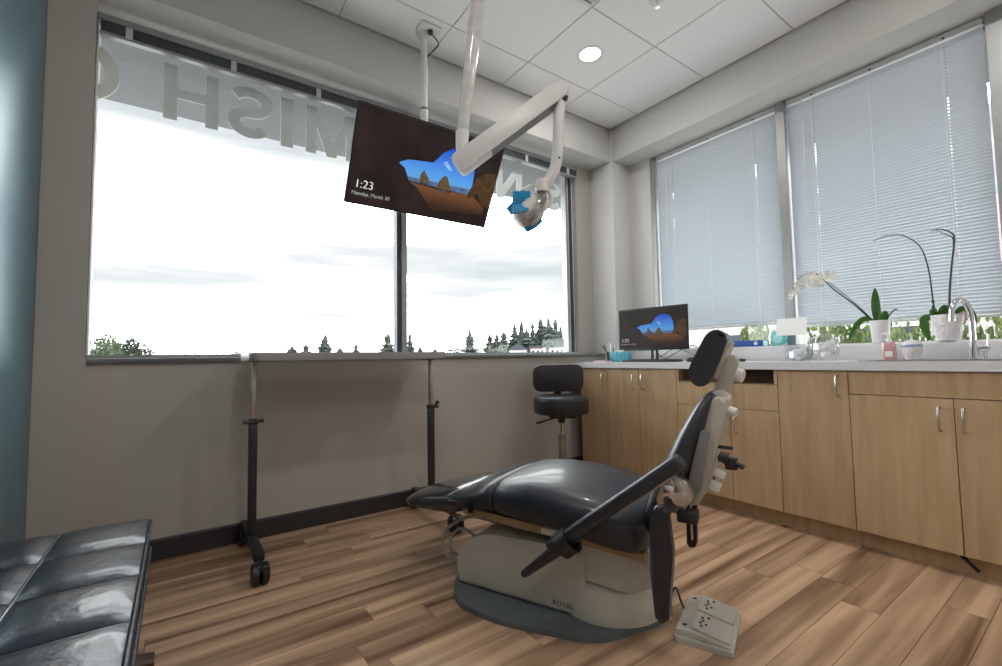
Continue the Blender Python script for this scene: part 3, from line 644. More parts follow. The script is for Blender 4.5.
# stool-top items on the window stool (z = 1.016)
ZST = 1.0165
t = thing('glove_box', 'long blue carton lying on the window ledge past the headrest', 'box', (3.395, 1.655, ZST))
bx('carton', M_BLUE, t, -0.035, 0.035, -0.135, 0.135, 0, 0.045, 0.001); bx('side_label', M_PAPER, t, -0.0354, -0.0345, -0.10, -0.075, 0.012, 0.034); bx('end_flap', M_TEAL, t, -0.033, 0.033, -0.137, -0.135, 0.004, 0.041)
t = thing('floss_case', 'round translucent teal case with flat edge on the window ledge', 'case', (3.395, 1.425, ZST), R(-90))
b = BM(); pts = [(0.05*math.cos(a), 0.05+0.05*math.sin(a)) for a in [R(-70+20*k) for k in range(9)]]+[(-0.045, 0.10), (-0.045, 0.0)]
prism(b, pts, 'y', -0.02, 0.02, 0.003); obj('shell', b, M_TEAL, t)
b = BM(); prism(b, [(0.032*math.cos(R(15*k)), 0.05+0.032*math.sin(R(15*k))) for k in range(24)], 'y', -0.0225, -0.020); obj('ring', b, mat('teal_light', (0.30, 0.66, 0.62), 0.3), t)
bx('lid', M_WPLA, t, -0.043, 0.01, -0.018, 0.018, 0.100, 0.112, 0.002)
t = thing('sign_holder', 'white card in a clear angled holder beside the teal case', 'sign holder', (3.34, 1.33, 0.9155), R(-88))
bx('base', M_JAR, t, -0.05, 0.05, -0.045, 0.02, 0.0, 0.003)
bx('riser', M_JAR, t, -0.045, 0.045, -0.003, 0.0, 0.003, 0.18)
b = BM(); box(b, -0.088, 0.088, -0.002, 0.002, 0, 0.115); k_ = obj('card', b, M_PAPER, t); k_.location = (0, -0.006, 0.165); k_.rotation_euler = (R(-12), 0, 0)
t.location = (3.25, 1.29, 0.9155)
t = thing('glass_bud_vase', 'small clear glass tumbler behind the cotton jars', 'tumbler', (3.21, 1.165, 0.9155))
b = BM(); lathe(b, [(0, 0), (0.024, 0), (0.028, 0.15), (0.026, 0.15), (0.022, 0.004), (0, 0.004)], seg=18); obj('glass', b, M_JAR, t)
bx('label_print', M_TEAL, t, -0.031, -0.0285, -0.010, 0.010, 0.045, 0.055)
# cotton jars
def jar(label, loc, r, h, lid):
    t = thing('cotton_jar', label, 'jar', loc, 0, 'glass cotton jars on the counter')
    b = BM(); lathe(b, [(0, 0), (r*0.82, 0), (r, h*0.18), (r, h*0.80), (r*0.86, h*0.97), (r*0.88, h), (r*0.83, h), (r*0.80, h*0.95), (r*0.94, h*0.78), (r*0.94, h*0.2), (r*0.76, 0.005), (0, 0.005)], seg=28); obj('glass', b, M_JAR, t)
    b = BM(); rr = random.Random(3)
    for k in range(22):
        a = rr.uniform(0, 6.28); q = r*0.5*math.sqrt(rr.random()); zz = h*rr.uniform(0.28, 0.74)
        bmesh.ops.create_icosphere(b, subdivisions=2, radius=r*0.36, matrix=Matrix.Translation((q*math.cos(a), q*math.sin(a), zz)))
    k_ = obj('cotton_balls', b, M_COTTON, t); k_['kind'] = 'stuff'
    if lid:
        b = BM(); lathe(b, [(0, h+0.02), (r*0.3, h+0.018), (r*0.85, h+0.004), (r*0.92, h+0.001), (r*0.92, h+0.006), (r*0.30, h+0.024), (r*0.14, h+0.030), (r*0.2, h+0.045), (r*0.12, h+0.055), (0, h+0.056)], seg=24); obj('lid', b, M_JAR, t)
jar('low glass jar of cotton rolls on the counter', (3.00, 1.155, 0.9155), 0.062, 0.075, False)
jar('tall lidded glass jar full of cotton balls on the counter', (2.985, 1.018, 0.9155), 0.068, 0.125, True)
for k, (x, y, a, lb) in enumerate(((2.86, 0.985, 8, 'loose white sheet of paper under the tall cotton jar edge'), (2.78, 0.90, -12, 'white paper slip at the countertop edge by the sink'))):
    t = bx('paper_sheet', M_PAPER, None, -0.07, 0.07, -0.10, 0.10, 0, 0.0008+0.0004*k); t.location = (x, y if k == 0 else 0.905, 0.9155); t.rotation_euler.z = R(a)
    if k: t.scale = (0.5, 0.6, 1)
    tag(t, lb, 'paper')
# soap dispenser, ceramic cup
t = thing('soap_dispenser', 'clear pump bottle of pink hand soap by the sink', 'soap dispenser', (3.205, 0.785, 0.9155))
b = BM(); prism(b, rpoly([(-0.02, -0.031), (0.02, -0.031), (0.02, 0.031), (-0.02, 0.031)], 0.014), 'z', 0, 0.105, 0.006); obj('bottle', b, M_JAR, t)
b = BM(); prism(b, rpoly([(-0.018, -0.029), (0.018, -0.029), (0.018, 0.029), (-0.018, 0.029)], 0.012), 'z', 0.003, 0.098, 0.005); obj('soap', b, M_PINK, t)
bx('label_print', M_PAPER, t, -0.0212, -0.0202, -0.018, 0.014, 0.02, 0.05)
b = BM(); lathe(b, [(0, 0.104), (0.013, 0.104), (0.013, 0.118), (0.005, 0.121), (0.005, 0.142), (0, 0.142)], seg=14); tube(b, [(0.0, 0.004, 0.148), (-0.002, 0.030, 0.146)], [0.007, 0.004], 8); obj('pump', b, M_WPLA, t)
t = thing('ceramic_pot', 'small white ceramic pot with a blue band and pump lid by the sink', 'pot', (3.205, 0.690, 0.9155))
b = BM(); lathe(b, [(0, 0), (0.026, 0), (0.030, 0.006), (0.042, 0.055), (0.043, 0.070), (0, 0.070)], seg=24); obj('body', b, M_POTT, t)
b = BM(); lathe(b, [(0.0435, 0.070), (0.0445, 0.072), (0.0445, 0.082), (0.043, 0.084), (0, 0.084)], seg=24); obj('band', b, mat('blue_glaze', (0.06, 0.12, 0.36), 0.3, col2=(0.5, 0.55, 0.65), scale=50), t)
b = BM(); lathe(b, [(0.043, 0.084), (0.040, 0.094), (0.020, 0.106), (0.006, 0.110), (0.006, 0.130), (0.009, 0.134), (0, 0.136)], seg=20); obj('lid', b, M_POT, t)

# orchids on the window stool
def leaf(t, base, pts, wid):
    """arched leaf: centre line pts, half widths wid"""
    b = BM(); L_ = []; P = spline(pts, 4); n = len(P)
    for i, p in enumerate(P):
        d_ = (P[min(i+1, n-1)]-P[max(i-1, 0)]).normalized(); s_ = d_.cross(Vector((1, 0.15, 0))).normalized()
        u = i/(n-1); w_ = wid*max(0.12, math.sin(math.pi*min(1, 0.12+0.86*u))**0.6)
        nrm = s_.cross(d_)*0.006
        L_.append([b.verts.new(p-s_*w_), b.verts.new(p-nrm), b.verts.new(p+s_*w_)])
    for a, c in zip(L_, L_[1:]):
        for k in range(2): b.faces.new((a[k], a[k+1], c[k+1], c[k]))
    bmesh.ops.solidify(b, geom=b.faces[:], thickness=0.003)
    return obj('leaf', b, M_LEAF, t, ang=60)
XO = 3.372
o1 = thing('flowering_orchid', 'orchid in a smooth white pot with a spray of white flowers', 'orchid', (XO, 0.862, ZST))
b = BM(); lathe(b, [(0, 0), (0.038, 0), (0.040, 0.004), (0.049, 0.122), (0.051, 0.132), (0.047, 0.132), (0.043, 0.118), (0, 0.118)], seg=28); obj('pot', b, M_POT, o1)
b = BM(); lathe(b, [(0.0, 0.128), (0.03, 0.125), (0.043, 0.119), (0, 0.117)], seg=20); obj('bark', b, M_SOIL, o1)
leaf(o1, None, [(0, 0.01, 0.125), (-0.002, 0.014, 0.22), (-0.004, 0.012, 0.325)], 0.022)
leaf(o1, None, [(-0.01, 0.02, 0.125), (-0.015, 0.07, 0.145), (-0.02, 0.12, 0.09), (-0.02, 0.15, 0.02)], 0.017)
leaf(o1, None, [(-0.005, -0.01, 0.122), (-0.01, -0.03, 0.165), (-0.012, -0.045, 0.175)], 0.020)
b = BM(); tube(b, spline([(0.0, -0.03, 0.125), (-0.01, -0.05, 0.16), (-0.01, -0.075, 0.19), (-0.012, -0.085, 0.185)]), 0.0035, 6); obj('root', b, M_STEM, o1)
st = spline([(0, 0.03, 0.125), (-0.02, 0.115, 0.24), (-0.035, 0.21, 0.345), (-0.045, 0.28, 0.44), (-0.05, 0.33, 0.465), (-0.055, 0.39, 0.44), (-0.06, 0.43, 0.38)])
b = BM(); tube(b, st, [0.005-0.0032*i/(len(st)-1) for i in range(len(st))], 7); obj('flower_stem', b, M_STEM, o1)
b = BM(); tube(b, spline([(0.01, 0.025, 0.125), (-0.012, 0.118, 0.255), (-0.03, 0.205, 0.36), (-0.045, 0.265, 0.43)]), 0.0025, 6); obj('support_stake', b, M_STEM, o1)
def flower(t, p, size, rzv):
    f = bpy.data.objects.new('flower', None)
    b = BM()
    for k in range(5):
        a = 2*math.pi*k/5+rzv; wd = size*(0.36 if k % 2 else 0.26)
        pts = [(0, 0), (wd, size*0.55), (wd*0.6, size*0.95), (0, size), (-wd*0.6, size*0.95), (-wd, size*0.55)]
        vs_ = [b.verts.new((q[0]*math.cos(a)-q[1]*math.sin(a), -0.012*(q[1]/size)**2, q[0]*math.sin(a)+q[1]*math.cos(a))) for q in pts]
        b.faces.new(vs_)
    bmesh.ops.create_icosphere(b, subdivisions=1, radius=size*0.16, matrix=Matrix.Translation((0, -0.008, 0)))
    bpy.data.objects.remove(f)
    bmesh.ops.solidify(b, geom=[f_ for f_ in b.faces if len(f_.verts) > 3], thickness=0.0015)
    f = obj('flower', b, M_PETAL, t); f.location = p; f.rotation_euler = (R(-10), 0, R(-62)+random.uniform(-0.5, 0.5))
for p, s_ in (((-0.06, 0.215, 0.425), 0.034), ((-0.065, 0.255, 0.415), 0.032), ((-0.07, 0.315, 0.435), 0.036), ((-0.07, 0.345, 0.405), 0.032), ((-0.075, 0.385, 0.385), 0.034), ((-0.075, 0.405, 0.36), 0.026), ((-0.06, 0.295, 0.385), 0.034), ((-0.07, 0.430, 0.34), 0.018), ((-0.07, 0.44, 0.315), 0.014)):
    flower(o1, p, s_*1.25, random.uniform(0, 6))
o2 = thing('bare_orchid', 'orchid in an embossed white pot with two bare stems behind the faucet', 'orchid', (XO, 0.575, ZST))
b = BM(); lathe(b, [(0, 0), (0.046, 0), (0.048, 0.004), (0.066, 0.132), (0.068, 0.140), (0.063, 0.140), (0.060, 0.125), (0, 0.125)], seg=32); obj('pot', b, M_POTT, o2)
b = BM(); lathe(b, [(0.0, 0.136), (0.035, 0.134), (0.060, 0.126), (0, 0.124)], seg=20); obj('bark', b, M_SOIL, o2)
leaf(o2, None, [(-0.01, 0.04, 0.135), (-0.02, 0.085, 0.125), (-0.022, 0.085, 0.06), (-0.02, 0.07, 0.006)], 0.020)
leaf(o2, None, [(-0.01, -0.02, 0.135), (-0.015, -0.07, 0.165), (-0.018, -0.10, 0.12), (-0.018, -0.095, 0.02)], 0.017)
leaf(o2, None, [(-0.01, 0.02, 0.135), (-0.03, 0.0, 0.17), (-0.05, -0.02, 0.185)], 0.022)
leaf(o2, None, [(-0.01, 0.03, 0.135), (-0.03, 0.045, 0.16), (-0.05, 0.03, 0.175)], 0.018)
b = BM(); tube(b, spline([(-0.03, -0.055, 0.14), (-0.05, -0.075, 0.145), (-0.062, -0.080, 0.11), (-0.058, -0.07, 0.08)]), 0.004, 7); obj('root', b, mat('root_pink', (0.40, 0.22, 0.18), 0.6), o2)
for pts, r0 in (([(-0.005, 0.045, 0.13), (-0.005, 0.050, 0.24), (-0.01, 0.058, 0.40), (-0.015, 0.085, 0.53), (-0.02, 0.15, 0.605), (-0.025, 0.22, 0.622), (-0.03, 0.285, 0.605)], 0.0045),
                ([(-0.006, -0.012, 0.13), (-0.006, -0.018, 0.25), (-0.008, -0.034, 0.40), (-0.012, -0.052, 0.535), (-0.016, -0.045, 0.575), (-0.02, -0.005, 0.605), (-0.024, 0.035, 0.607)], 0.0055),
                ([(-0.008, -0.046, 0.50), (-0.012, -0.046, 0.55), (-0.02, -0.02, 0.575), (-0.026, 0.015, 0.605)], 0.003)):
    P = spline(pts); b = BM(); tube(b, P, [r0*(1-0.55*i/(len(P)-1)) for i in range(len(P))], 7); obj('bare_stem', b, M_STEM, o2)
for k in range(3):
    b = BM(); tube(b, [(-0.004, 0.048, 0.15+0.03*k), (-0.006, 0.052, 0.165+0.03*k)], 0.007, 7); obj('stem_node', b, M_STEM, o2)

# ------------------------------------------------------------------ rolling table by the window
ot = thing('rolling_table', 'narrow grey-topped rolling table with two telescopic posts under the window', 'table', (0.78, 2.55, 0))
b = BM(); prism(b, rpoly([(-0.515, -0.17), (0.535, -0.17), (0.535, 0.235), (-0.515, 0.235)], 0.055), 'z', 0.966, 1.006, 0.006)
obj('tabletop', b, M_TTOP, ot)
wheel_me = {}
for s_, px_ in ((-1, -0.475), (1, 0.498)):
    b = BM(); box(b, px_-0.022, px_+0.022, -0.27, 0.25, 0.085, 0.125, 0.006); obj('foot_bar', b, M_CHAR, ot)
    bx('lower_post', M_CHAR, ot, px_-0.019, px_+0.019, -0.016, 0.016, 0.125, 0.655, 0.004)
    bx('upper_post', M_BRASS, ot, px_-0.012, px_+0.012, -0.010, 0.010, 0.60, 0.966, 0.003)
    b = BM(); box(b, px_-0.021, px_+0.021, -0.018, 0.018, 0.655, 0.682, 0.004); c_ = obj('clamp', b, M_CHAR, ot)
    b = BM(); tube(b, [(px_-0.045*(-s_ if s_ > 0 else 1), -0.01, 0.668), (px_, -0.01, 0.668)], 0.010, 8)
    tube(b, [(px_+0.045, -0.012, 0.70 if s_ > 0 else 0.672), (px_+0.02, -0.01, 0.668)], [0.012, 0.007], 8); obj('clamp_knob', b, M_BLACK, c_)
    for q in (-0.012, 0.012):
        b = BM(); lathe(b, [(0, 0), (0.004, 0), (0.004, 0.004), (0, 0.004)], seg=8, M=aim((px_+q*2, -0.008, 0.905), (0, -1, 0))); obj('bolt', b, M_STEEL, ot)
    bx('bracket', M_TTOP, ot, px_-0.02, px_+0.02, -0.10, 0.10, 0.960, 0.966)
    for yy in (-0.285, 0.235):
        cs = bx('caster', M_BLACK, ot, px_-0.024, px_+0.024, yy-0.030, yy+0.018, 0.055, 0.088, 0.008)
        for q in (-0.018, 0.018):
            b = BM(); lathe(b, [(0, -0.017), (0.034, -0.017), (0.0445, -0.011), (0.0455, 0.0), (0.0445, 0.011), (0.034, 0.017), (0, 0.017)], seg=20, M=aim((px_+q, yy-0.012, 0.046), (1, 0, 0))); obj('wheel', b, M_BLACK, cs)
        b = BM(); box(b, px_-0.012, px_+0.03, yy-0.055, yy-0.035, 0.070, 0.078); obj('brake_tab', b, M_BLACK, cs)

# ------------------------------------------------------------------ black stool by the counter
st_ = thing('swivel_stool', 'black upholstered swivel stool with backrest beside the oak cabinets', 'stool', (2.235, 2.40, 0), R(-36))
b = BM(); lathe(b, [(0, 0.560), (0.170, 0.560), (0.190, 0.567), (0.196, 0.582), (0.196, 0.660), (0.188, 0.678), (0.160, 0.688), (0, 0.692)], seg=36); obj('seat', b, M_VINYL, st_)
b = BM(); lathe(b, [(0.1962, 0.656), (0.1985, 0.660), (0.1962, 0.664)], seg=36); obj('seat_piping', b, M_VINYL, st_)
b = BM(); prism(b, rpoly([(-0.185, 0.705), (0.185, 0.705), (0.190, 0.905), (-0.190, 0.905)], 0.06, 6), 'y', 0.140, 0.205, 0.016, 3); obj('backrest', b, M_VINYL, st_)
b = BM(); box(b, -0.028, 0.028, 0.202, 0.216, 0.535, 0.82, 0.004); box(b, -0.028, 0.028, 0.05, 0.210, 0.533, 0.547); obj('back_bracket', b, M_BLACK, st_)
bx('seat_plate', M_BLACK, st_, -0.09, 0.09, -0.09, 0.09, 0.535, 0.560, 0.006)
b = BM(); tube(b, [(-0.02, -0.02, 0.540), (-0.10, -0.06, 0.525), (-0.185, -0.09, 0.505)], [0.006, 0.006, 0.008], 8); obj('height_lever', b, M_BLACK, st_)
b = BM(); tube(b, [(0, 0, 0.495), (0, 0, 0.54)], [0.022, 0.034], 16); obj('column_collar', b, M_BLACK, st_)
b = BM(); tube(b, [(0, 0, 0.40), (0, 0, 0.51)], 0.015, 16); obj('gas_piston', b, M_CHROME, st_)
b = BM(); tube(b, [(0, 0, 0.10), (0, 0, 0.415)], 0.025, 16); obj('column', b, M_BRASS, st_)
for k in range(5):
    a = 2*math.pi*k/5+0.3; c, s_ = math.cos(a), math.sin(a)
    b = BM(); tube(b, [(0.01*c, 0.01*s_, 0.115), (0.14*c, 0.14*s_, 0.095), (0.245*c, 0.245*s_, 0.070)], [0.022, 0.018, 0.013], 10); lg = obj('base_leg', b, M_CHAR, st_)
    b = BM(); lathe(b, [(0, -0.018), (0.022, -0.018), (0.026, -0.010), (0.026, 0.010), (0.022, 0.018), (0, 0.018)], seg=14, M=aim((0.243*c, 0.243*s_, 0.027), (-s_, c, 0))); tube(b, [(0.243*c, 0.243*s_, 0.03), (0.243*c, 0.243*s_, 0.068)], 0.008, 8); obj('caster', b, M_BLACK, lg)

# ------------------------------------------------------------------ tufted bench
be = thing('leather_bench', 'dark tufted leather bench beside the frosted glass partition', 'bench', (-0.29, 1.222, 0))
bx('apron', M_BENCH, be, -0.222, 0.222, -0.75, 0.75, 0.335, 0.425, 0.010)
pn_me = None
for i in range(2):
    for j in range(6):
        if pn_me is None:
            b = BM(); N = 8; hw, hl = 0.108, 0.1225
            g = [[b.verts.new((-hw+2*hw*u/N, -hl+2*hl*v/N, 0.450-0.010*(max(abs(2*u/N-1), abs(2*v/N-1))**10)-0.0012*((2*u/N-1)**2+(2*v/N-1)**2))) for v in range(N+1)] for u in range(N+1)]
            lo_ = {}
            for u in range(N):
                for v in range(N): b.faces.new((g[u][v], g[u+1][v], g[u+1][v+1], g[u][v+1]))
            ed = [e for e in b.edges if len(e.link_faces) == 1]
            r_ = bmesh.ops.extrude_edge_only(b, edges=ed)
            for v in [v for v in r_['geom'] if isinstance(v, bmesh.types.BMVert)]: v.co.z = 0.420
            p = obj('cushion_panel', b, M_BENCH, be, ang=60); pn_me = p.data
        else: p = link('cushion_panel', pn_me, None, be)
        p.location = (-0.1105+0.221*i, -0.622+0.2485*j, 0)
for pts in ([(0.2225, -0.745, 0.428), (0.2225, 0.745, 0.428)], [(-0.22, 0.7505, 0.428), (0.22, 0.7505, 0.428)], [(0.2235, -0.745, 0.340), (0.2235, 0.745, 0.340)]):
    b = BM(); tube(b, pts, 0.006, 8); obj('piping', b, M_BENCH, be)
b = BM(); tube(b, [(0, -0.74, 0.434), (0, 0.74, 0.434)], 0.006, 8); obj('centre_seam', b, M_BENCH, be)
for yy in (-0.62, 0.665):
    b = BM(); box(b, -0.03, 0.03, yy-0.03, yy+0.03, 0.03, 0.335); obj('leg', b, M_BLACK, be)
    b = BM(); prism(b, [(-0.20, 0), (0.245, 0), (0.245, 0.018), (0.16, 0.035), (-0.20, 0.035)], 'y', yy-0.035, yy+0.035, 0.003); obj('foot', b, mat('dark_walnut', (0.07, 0.035, 0.02), 0.4), be)

# ------------------------------------------------------------------ dental chair (local +x towards the headrest, +y away from the viewer)
CA = math.atan2(-0.917, 0.4)
ch = thing('dental_chair', 'black padded dental chair on a cream base with raised back', 'dental chair', (1.383, 1.27, 0), CA)
b = BM(); prism(b, rpoly([(-0.62, -0.14), (-0.50, -0.32), (-0.28, -0.35), (0.08, -0.285), (0.25, -0.04), (0.25, 0.10), (0.08, 0.285), (-0.50, 0.32), (-0.62, 0.14)], 0.09), 'z', 0, 0.020, 0.004)
obj('base_plate', b, M_MATG, ch)
b = BM(); prism(b, rpoly([(-0.565, 0.021), (-0.565, 0.115), (-0.535, 0.195), (-0.42, 0.250), (-0.05, 0.262), (0.0, 0.240), (0.0, 0.021)], [0, 0.02, 0.05, 0.05, 0.03, 0.03, 0]), 'y', -0.20, 0.20, 0.018, 3)
bc = obj('base_cover', b, M_CREAM, ch)
tm = text_mesh('brand_print', 'ROYAL', 0.026, 0.0003, M_PRINT, bc); tm.rotation_euler = (R(90), 0, 0); tm.location = (-0.085, -0.2006, 0.045)
bx('print_dot', M_PRINT, bc, -0.025, -0.018, -0.2008, -0.2, 0.042, 0.049)
b = BM(); lathe(b, [(0, 0.021), (0.212, 0.021), (0.214, 0.03), (0.206, 0.10), (0.196, 0.130), (0.17, 0.145), (0, 0.145)], c=(0.028, 0, 0), seg=40); obj('base_drum', b, M_CREAM, ch)
b = BM(); prism(b, rpoly([(-0.02, 0.145), (0.17, 0.145), (0.235, 0.190), (0.235, 0.305), (-0.02, 0.305)], [0, 0.04, 0.03, 0.01, 0]), 'y', -0.185, 0.185, 0.012); obj('lift_housing', b, M_CREAM, ch)
b = BM(); prism(b, [(-0.36, 0.205), (-0.02, 0.240), (-0.02, 0.290), (-0.36, 0.270)], 'y', -0.11, 0.11, 0.01); obj('lift_arm', b, M_GREY, ch)
# seat frame under the cushions
b = BM(); prism(b, [(-0.52, 0.345), (-0.10, 0.325), (0.22, 0.300), (0.22, 0.275), (-0.10, 0.295), (-0.52, 0.318)], 'y', -0.215, 0.215); fr_ = obj('seat_board', b, M_TAN, ch)
bx('rating_label', M_PAPER, fr_, -0.16, -0.075, -0.2162, -0.215, 0.301, 0.322)
def pad(name, prof, hw, mt, rnd=0.035, nx=None, droop=0.0, edge=3.4):
    """cushion from a list of (x, ztop, zbottom, halfwidth): rounded cross sections along x"""
    b = BM(); rings = []; K = 28
    for (x, zt, zb, w_) in prof:
        ring = []
        for k in range(K):
            a = 2*math.pi*k/K; c, s_ = math.cos(a), math.sin(a)
            yy = w_*math.copysign(abs(c)**(2/edge/1.4), c); q = math.copysign(abs(s_)**(2/edge), s_)
            zz = (zt+zb)/2+(zt-zb)/2*q-droop*(yy/w_)**2*(1 if q > -0.5 else 0.6)
            ring.append(b.verts.new((x, yy, zz)))
        rings.append(ring)
    for a, c in zip(rings, rings[1:]):
        for k in range(K): b.faces.new((a[k], a[(k+1) % K], c[(k+1) % K], c[k]))
    b.faces.new(rings[0][::-1]); b.faces.new(rings[-1])
    return obj(name, b, mt, ch, ang=70)
pad('seat_cushion', [(-0.352, 0.468, 0.365, 0.240), (-0.345, 0.482, 0.352, 0.262), (-0.32, 0.490, 0.345, 0.275), (-0.20, 0.500, 0.340, 0.285), (-0.08, 0.495, 0.330, 0.290), (0.04, 0.480, 0.310, 0.290), (0.13, 0.462, 0.295, 0.282), (0.19, 0.448, 0.293, 0.265), (0.222, 0.430, 0.305, 0.24), (0.232, 0.410, 0.325, 0.21)], 0.28, M_LEATHER, droop=0.010)
pad('leg_cushion', [(-0.560, 0.398, 0.335, 0.205), (-0.548, 0.410, 0.325, 0.222), (-0.50, 0.428, 0.328, 0.235), (-0.42, 0.458, 0.338, 0.252), (-0.365, 0.476, 0.345, 0.262), (-0.350, 0.470, 0.36, 0.25)], 0.25, M_LEATHER, droop=0.010)
pad('toe_rest', [(-0.895, 0.322, 0.312, 0.130), (-0.885, 0.330, 0.303, 0.165), (-0.84, 0.347, 0.290, 0.190), (-0.74, 0.378, 0.283, 0.200), (-0.62, 0.404, 0.290, 0.210), (-0.560, 0.414, 0.305, 0.212), (-0.548, 0.41, 0.32, 0.205)], 0.2, M_TOE, droop=0.014)
for x_, zt, w_ in ((-0.435, 0.456, 0.252), (-0.352, 0.480, 0.265)):
    b = BM(); K = 24; rings = []
    for k in range(K+1):
        a = math.pi*k/K; c, s_ = math.cos(a), math.sin(a)
        yy = w_*math.copysign(abs(c)**0.55, c); zz = zt-0.098+0.105*s_**0.75-0.02*(yy/w_)**2
        tw = 0.012+0.004*math.sin(a)
        rings.append([b.verts.new((x_-tw+0.02*c, yy*1.006, zz)), b.verts.new((x_+tw+0.02*c, yy*1.006, zz+0.003))])
    for a, c in zip(rings, rings[1:]): b.faces.new((a[0], a[1], c[1], c[0]))
    if x_ < -0.4:
        bmesh.ops.solidify(b, geom=b.faces[:], thickness=0.006); obj('strap', b, M_BLACK, ch)
    else: b.free()
bx('toe_logo', M_CHROME, ch, -0.60, -0.54, -0.2165, -0.213, 0.360, 0.366)
# backrest
def profile(name, pts, y0, y1, mt, rr=0.02, bev=0.012, seg=3):
    b = BM(); prism(b, rpoly(pts, rr), 'y', y0, y1, bev, seg); return obj(name, b, mt, ch, ang=50)
def back_pad(name, line, mt):
    """cushion lofted up the back; line: (x_front, z_front, x_back, z_back, halfwidth)"""
    b = BM(); K = 24; rings = []
    for (xf, zf, xb, zb, w_) in line:
        ring = []
        for k in range(K):
            a = 2*math.pi*k/K; c, s_ = math.cos(a), math.sin(a)
            yy = w_*math.copysign(abs(c)**0.5, c); q = 0.5-0.5*math.copysign(abs(s_)**0.7, s_)
            q = q if abs(yy) < w_ else q
            ring.append(b.verts.new((xf+(xb-xf)*q, yy, zf+(zb-zf)*q)))
        rings.append(ring)
    for a, c in zip(rings, rings[1:]):
        for k in range(K): b.faces.new((a[k], a[(k+1) % K], c[(k+1) % K], c[k]))
    b.faces.new(rings[0][::-1]); b.faces.new(rings[-1]); return obj(name, b, mt, ch, ang=70)
back_pad('back_cushion', [(0.205, 0.350, 0.235, 0.345, 0.17), (0.198, 0.385, 0.262, 0.365, 0.205), (0.215, 0.450, 0.298, 0.425, 0.218), (0.248, 0.540, 0.345, 0.510, 0.220), (0.290, 0.630, 0.378, 0.600, 0.210), (0.330, 0.705, 0.400, 0.680, 0.195), (0.372, 0.775, 0.425, 0.755, 0.175), (0.405, 0.822, 0.440, 0.805, 0.150), (0.425, 0.835, 0.440, 0.822, 0.12)], M_LEATHER)
profile('back_shell', [(0.335, 0.475), (0.385, 0.640), (0.418, 0.745), (0.440, 0.825), (0.475, 0.820), (0.478, 0.780), (0.455, 0.690), (0.425, 0.580), (0.395, 0.480), (0.365, 0.450)], -0.135, 0.135, M_CREAM, 0.02, 0.014)
profile('side_plate', [(0.352, 0.520), (0.402, 0.715), (0.428, 0.712), (0.392, 0.510)], -0.170, -0.135, M_GREY, 0.006, 0.004)
profile('side_plate', [(0.352, 0.520), (0.402, 0.715), (0.428, 0.712), (0.392, 0.510)], 0.135, 0.170, M_GREY, 0.006, 0.004)
profile('headrest_cushion', [(0.378, 0.862), (0.362, 0.900), (0.375, 0.935), (0.425, 1.030), (0.450, 1.046), (0.480, 1.040), (0.488, 1.012), (0.440, 0.890), (0.425, 0.862), (0.400, 0.852)], -0.125, 0.125, M_LEATHER, 0.02, 0.024, 4)
profile('headrest_backing', [(0.440, 0.885), (0.489, 1.008), (0.497, 1.003), (0.448, 0.880)], -0.105, 0.105, M_CREAM, 0.003, 0.002)
hb = profile('headrest_bracket', [(0.425, 0.800), (0.468, 0.958), (0.492, 0.965), (0.515, 0.940), (0.478, 0.815), (0.455, 0.795)], -0.040, 0.040, M_CREAM, 0.012, 0.006)
def knob(parent, p, d_, r, l, mt):
    b = BM(); lathe(b, [(0, 0), (r*0.5, 0), (r*0.5, l*0.25), (r*0.92, l*0.25), (r, l*0.32), (r, l*0.9), (r*0.9, l), (0, l)], seg=14, M=aim(p, d_)); return obj('knob', b, mt, parent, smooth=True)
nb = (0.93, -0.25, -0.27)
knob(hb, (0.497, -0.01, 0.893), nb, 0.024, 0.030, M_WPLA)
knob(ch, (0.470, -0.06, 0.775), nb, 0.016, 0.036, M_WPLA)
b = BM(); lathe(b, [(0, -0.05), (0.026, -0.05), (0.028, -0.045), (0.028, 0.045), (0.026, 0.05), (0, 0.05)], c=(0, 0, 0), seg=18, M=aim((0.455, 0, 0.812), (0, 1, 0))); obj('headrest_pivot', b, M_WPLA, ch)
for (x_, z_, l) in ((0.445, 0.575, 0.05), (0.428, 0.530, 0.05)):
    b = BM(); box(b, 0, 0.034, -0.018, 0.018, -0.014, 0.014, 0.004, M=Matrix.Translation((x_-0.012, -0.10, z_)) @ Matrix.Rotation(R(20), 4, 'Y')); obj('connector_block', b, M_WPLA, ch)
b = BM(); box(b, 0.445, 0.475, -0.13, -0.05, 0.612, 0.630, 0.003); tube(b, [(0.455, -0.09, 0.615), (0.485, -0.10, 0.600)], 0.013, 8); tube(b, [(0.465, -0.10, 0.618), (0.52, -0.11, 0.596)], [0.006, 0.009], 8); lathe(b, [(0, -0.02), (0.02, -0.018), (0.02, 0.018), (0, 0.02)], c=(0.482, -0.10, 0.604), seg=7); obj('recline_lever', b, M_BLACK, ch)
b = BM(); tube(b, [(0.42, -0.10, 0.655), (0.49, -0.11, 0.655)], 0.006, 8); obj('release_lever', b, M_BLACK, ch)
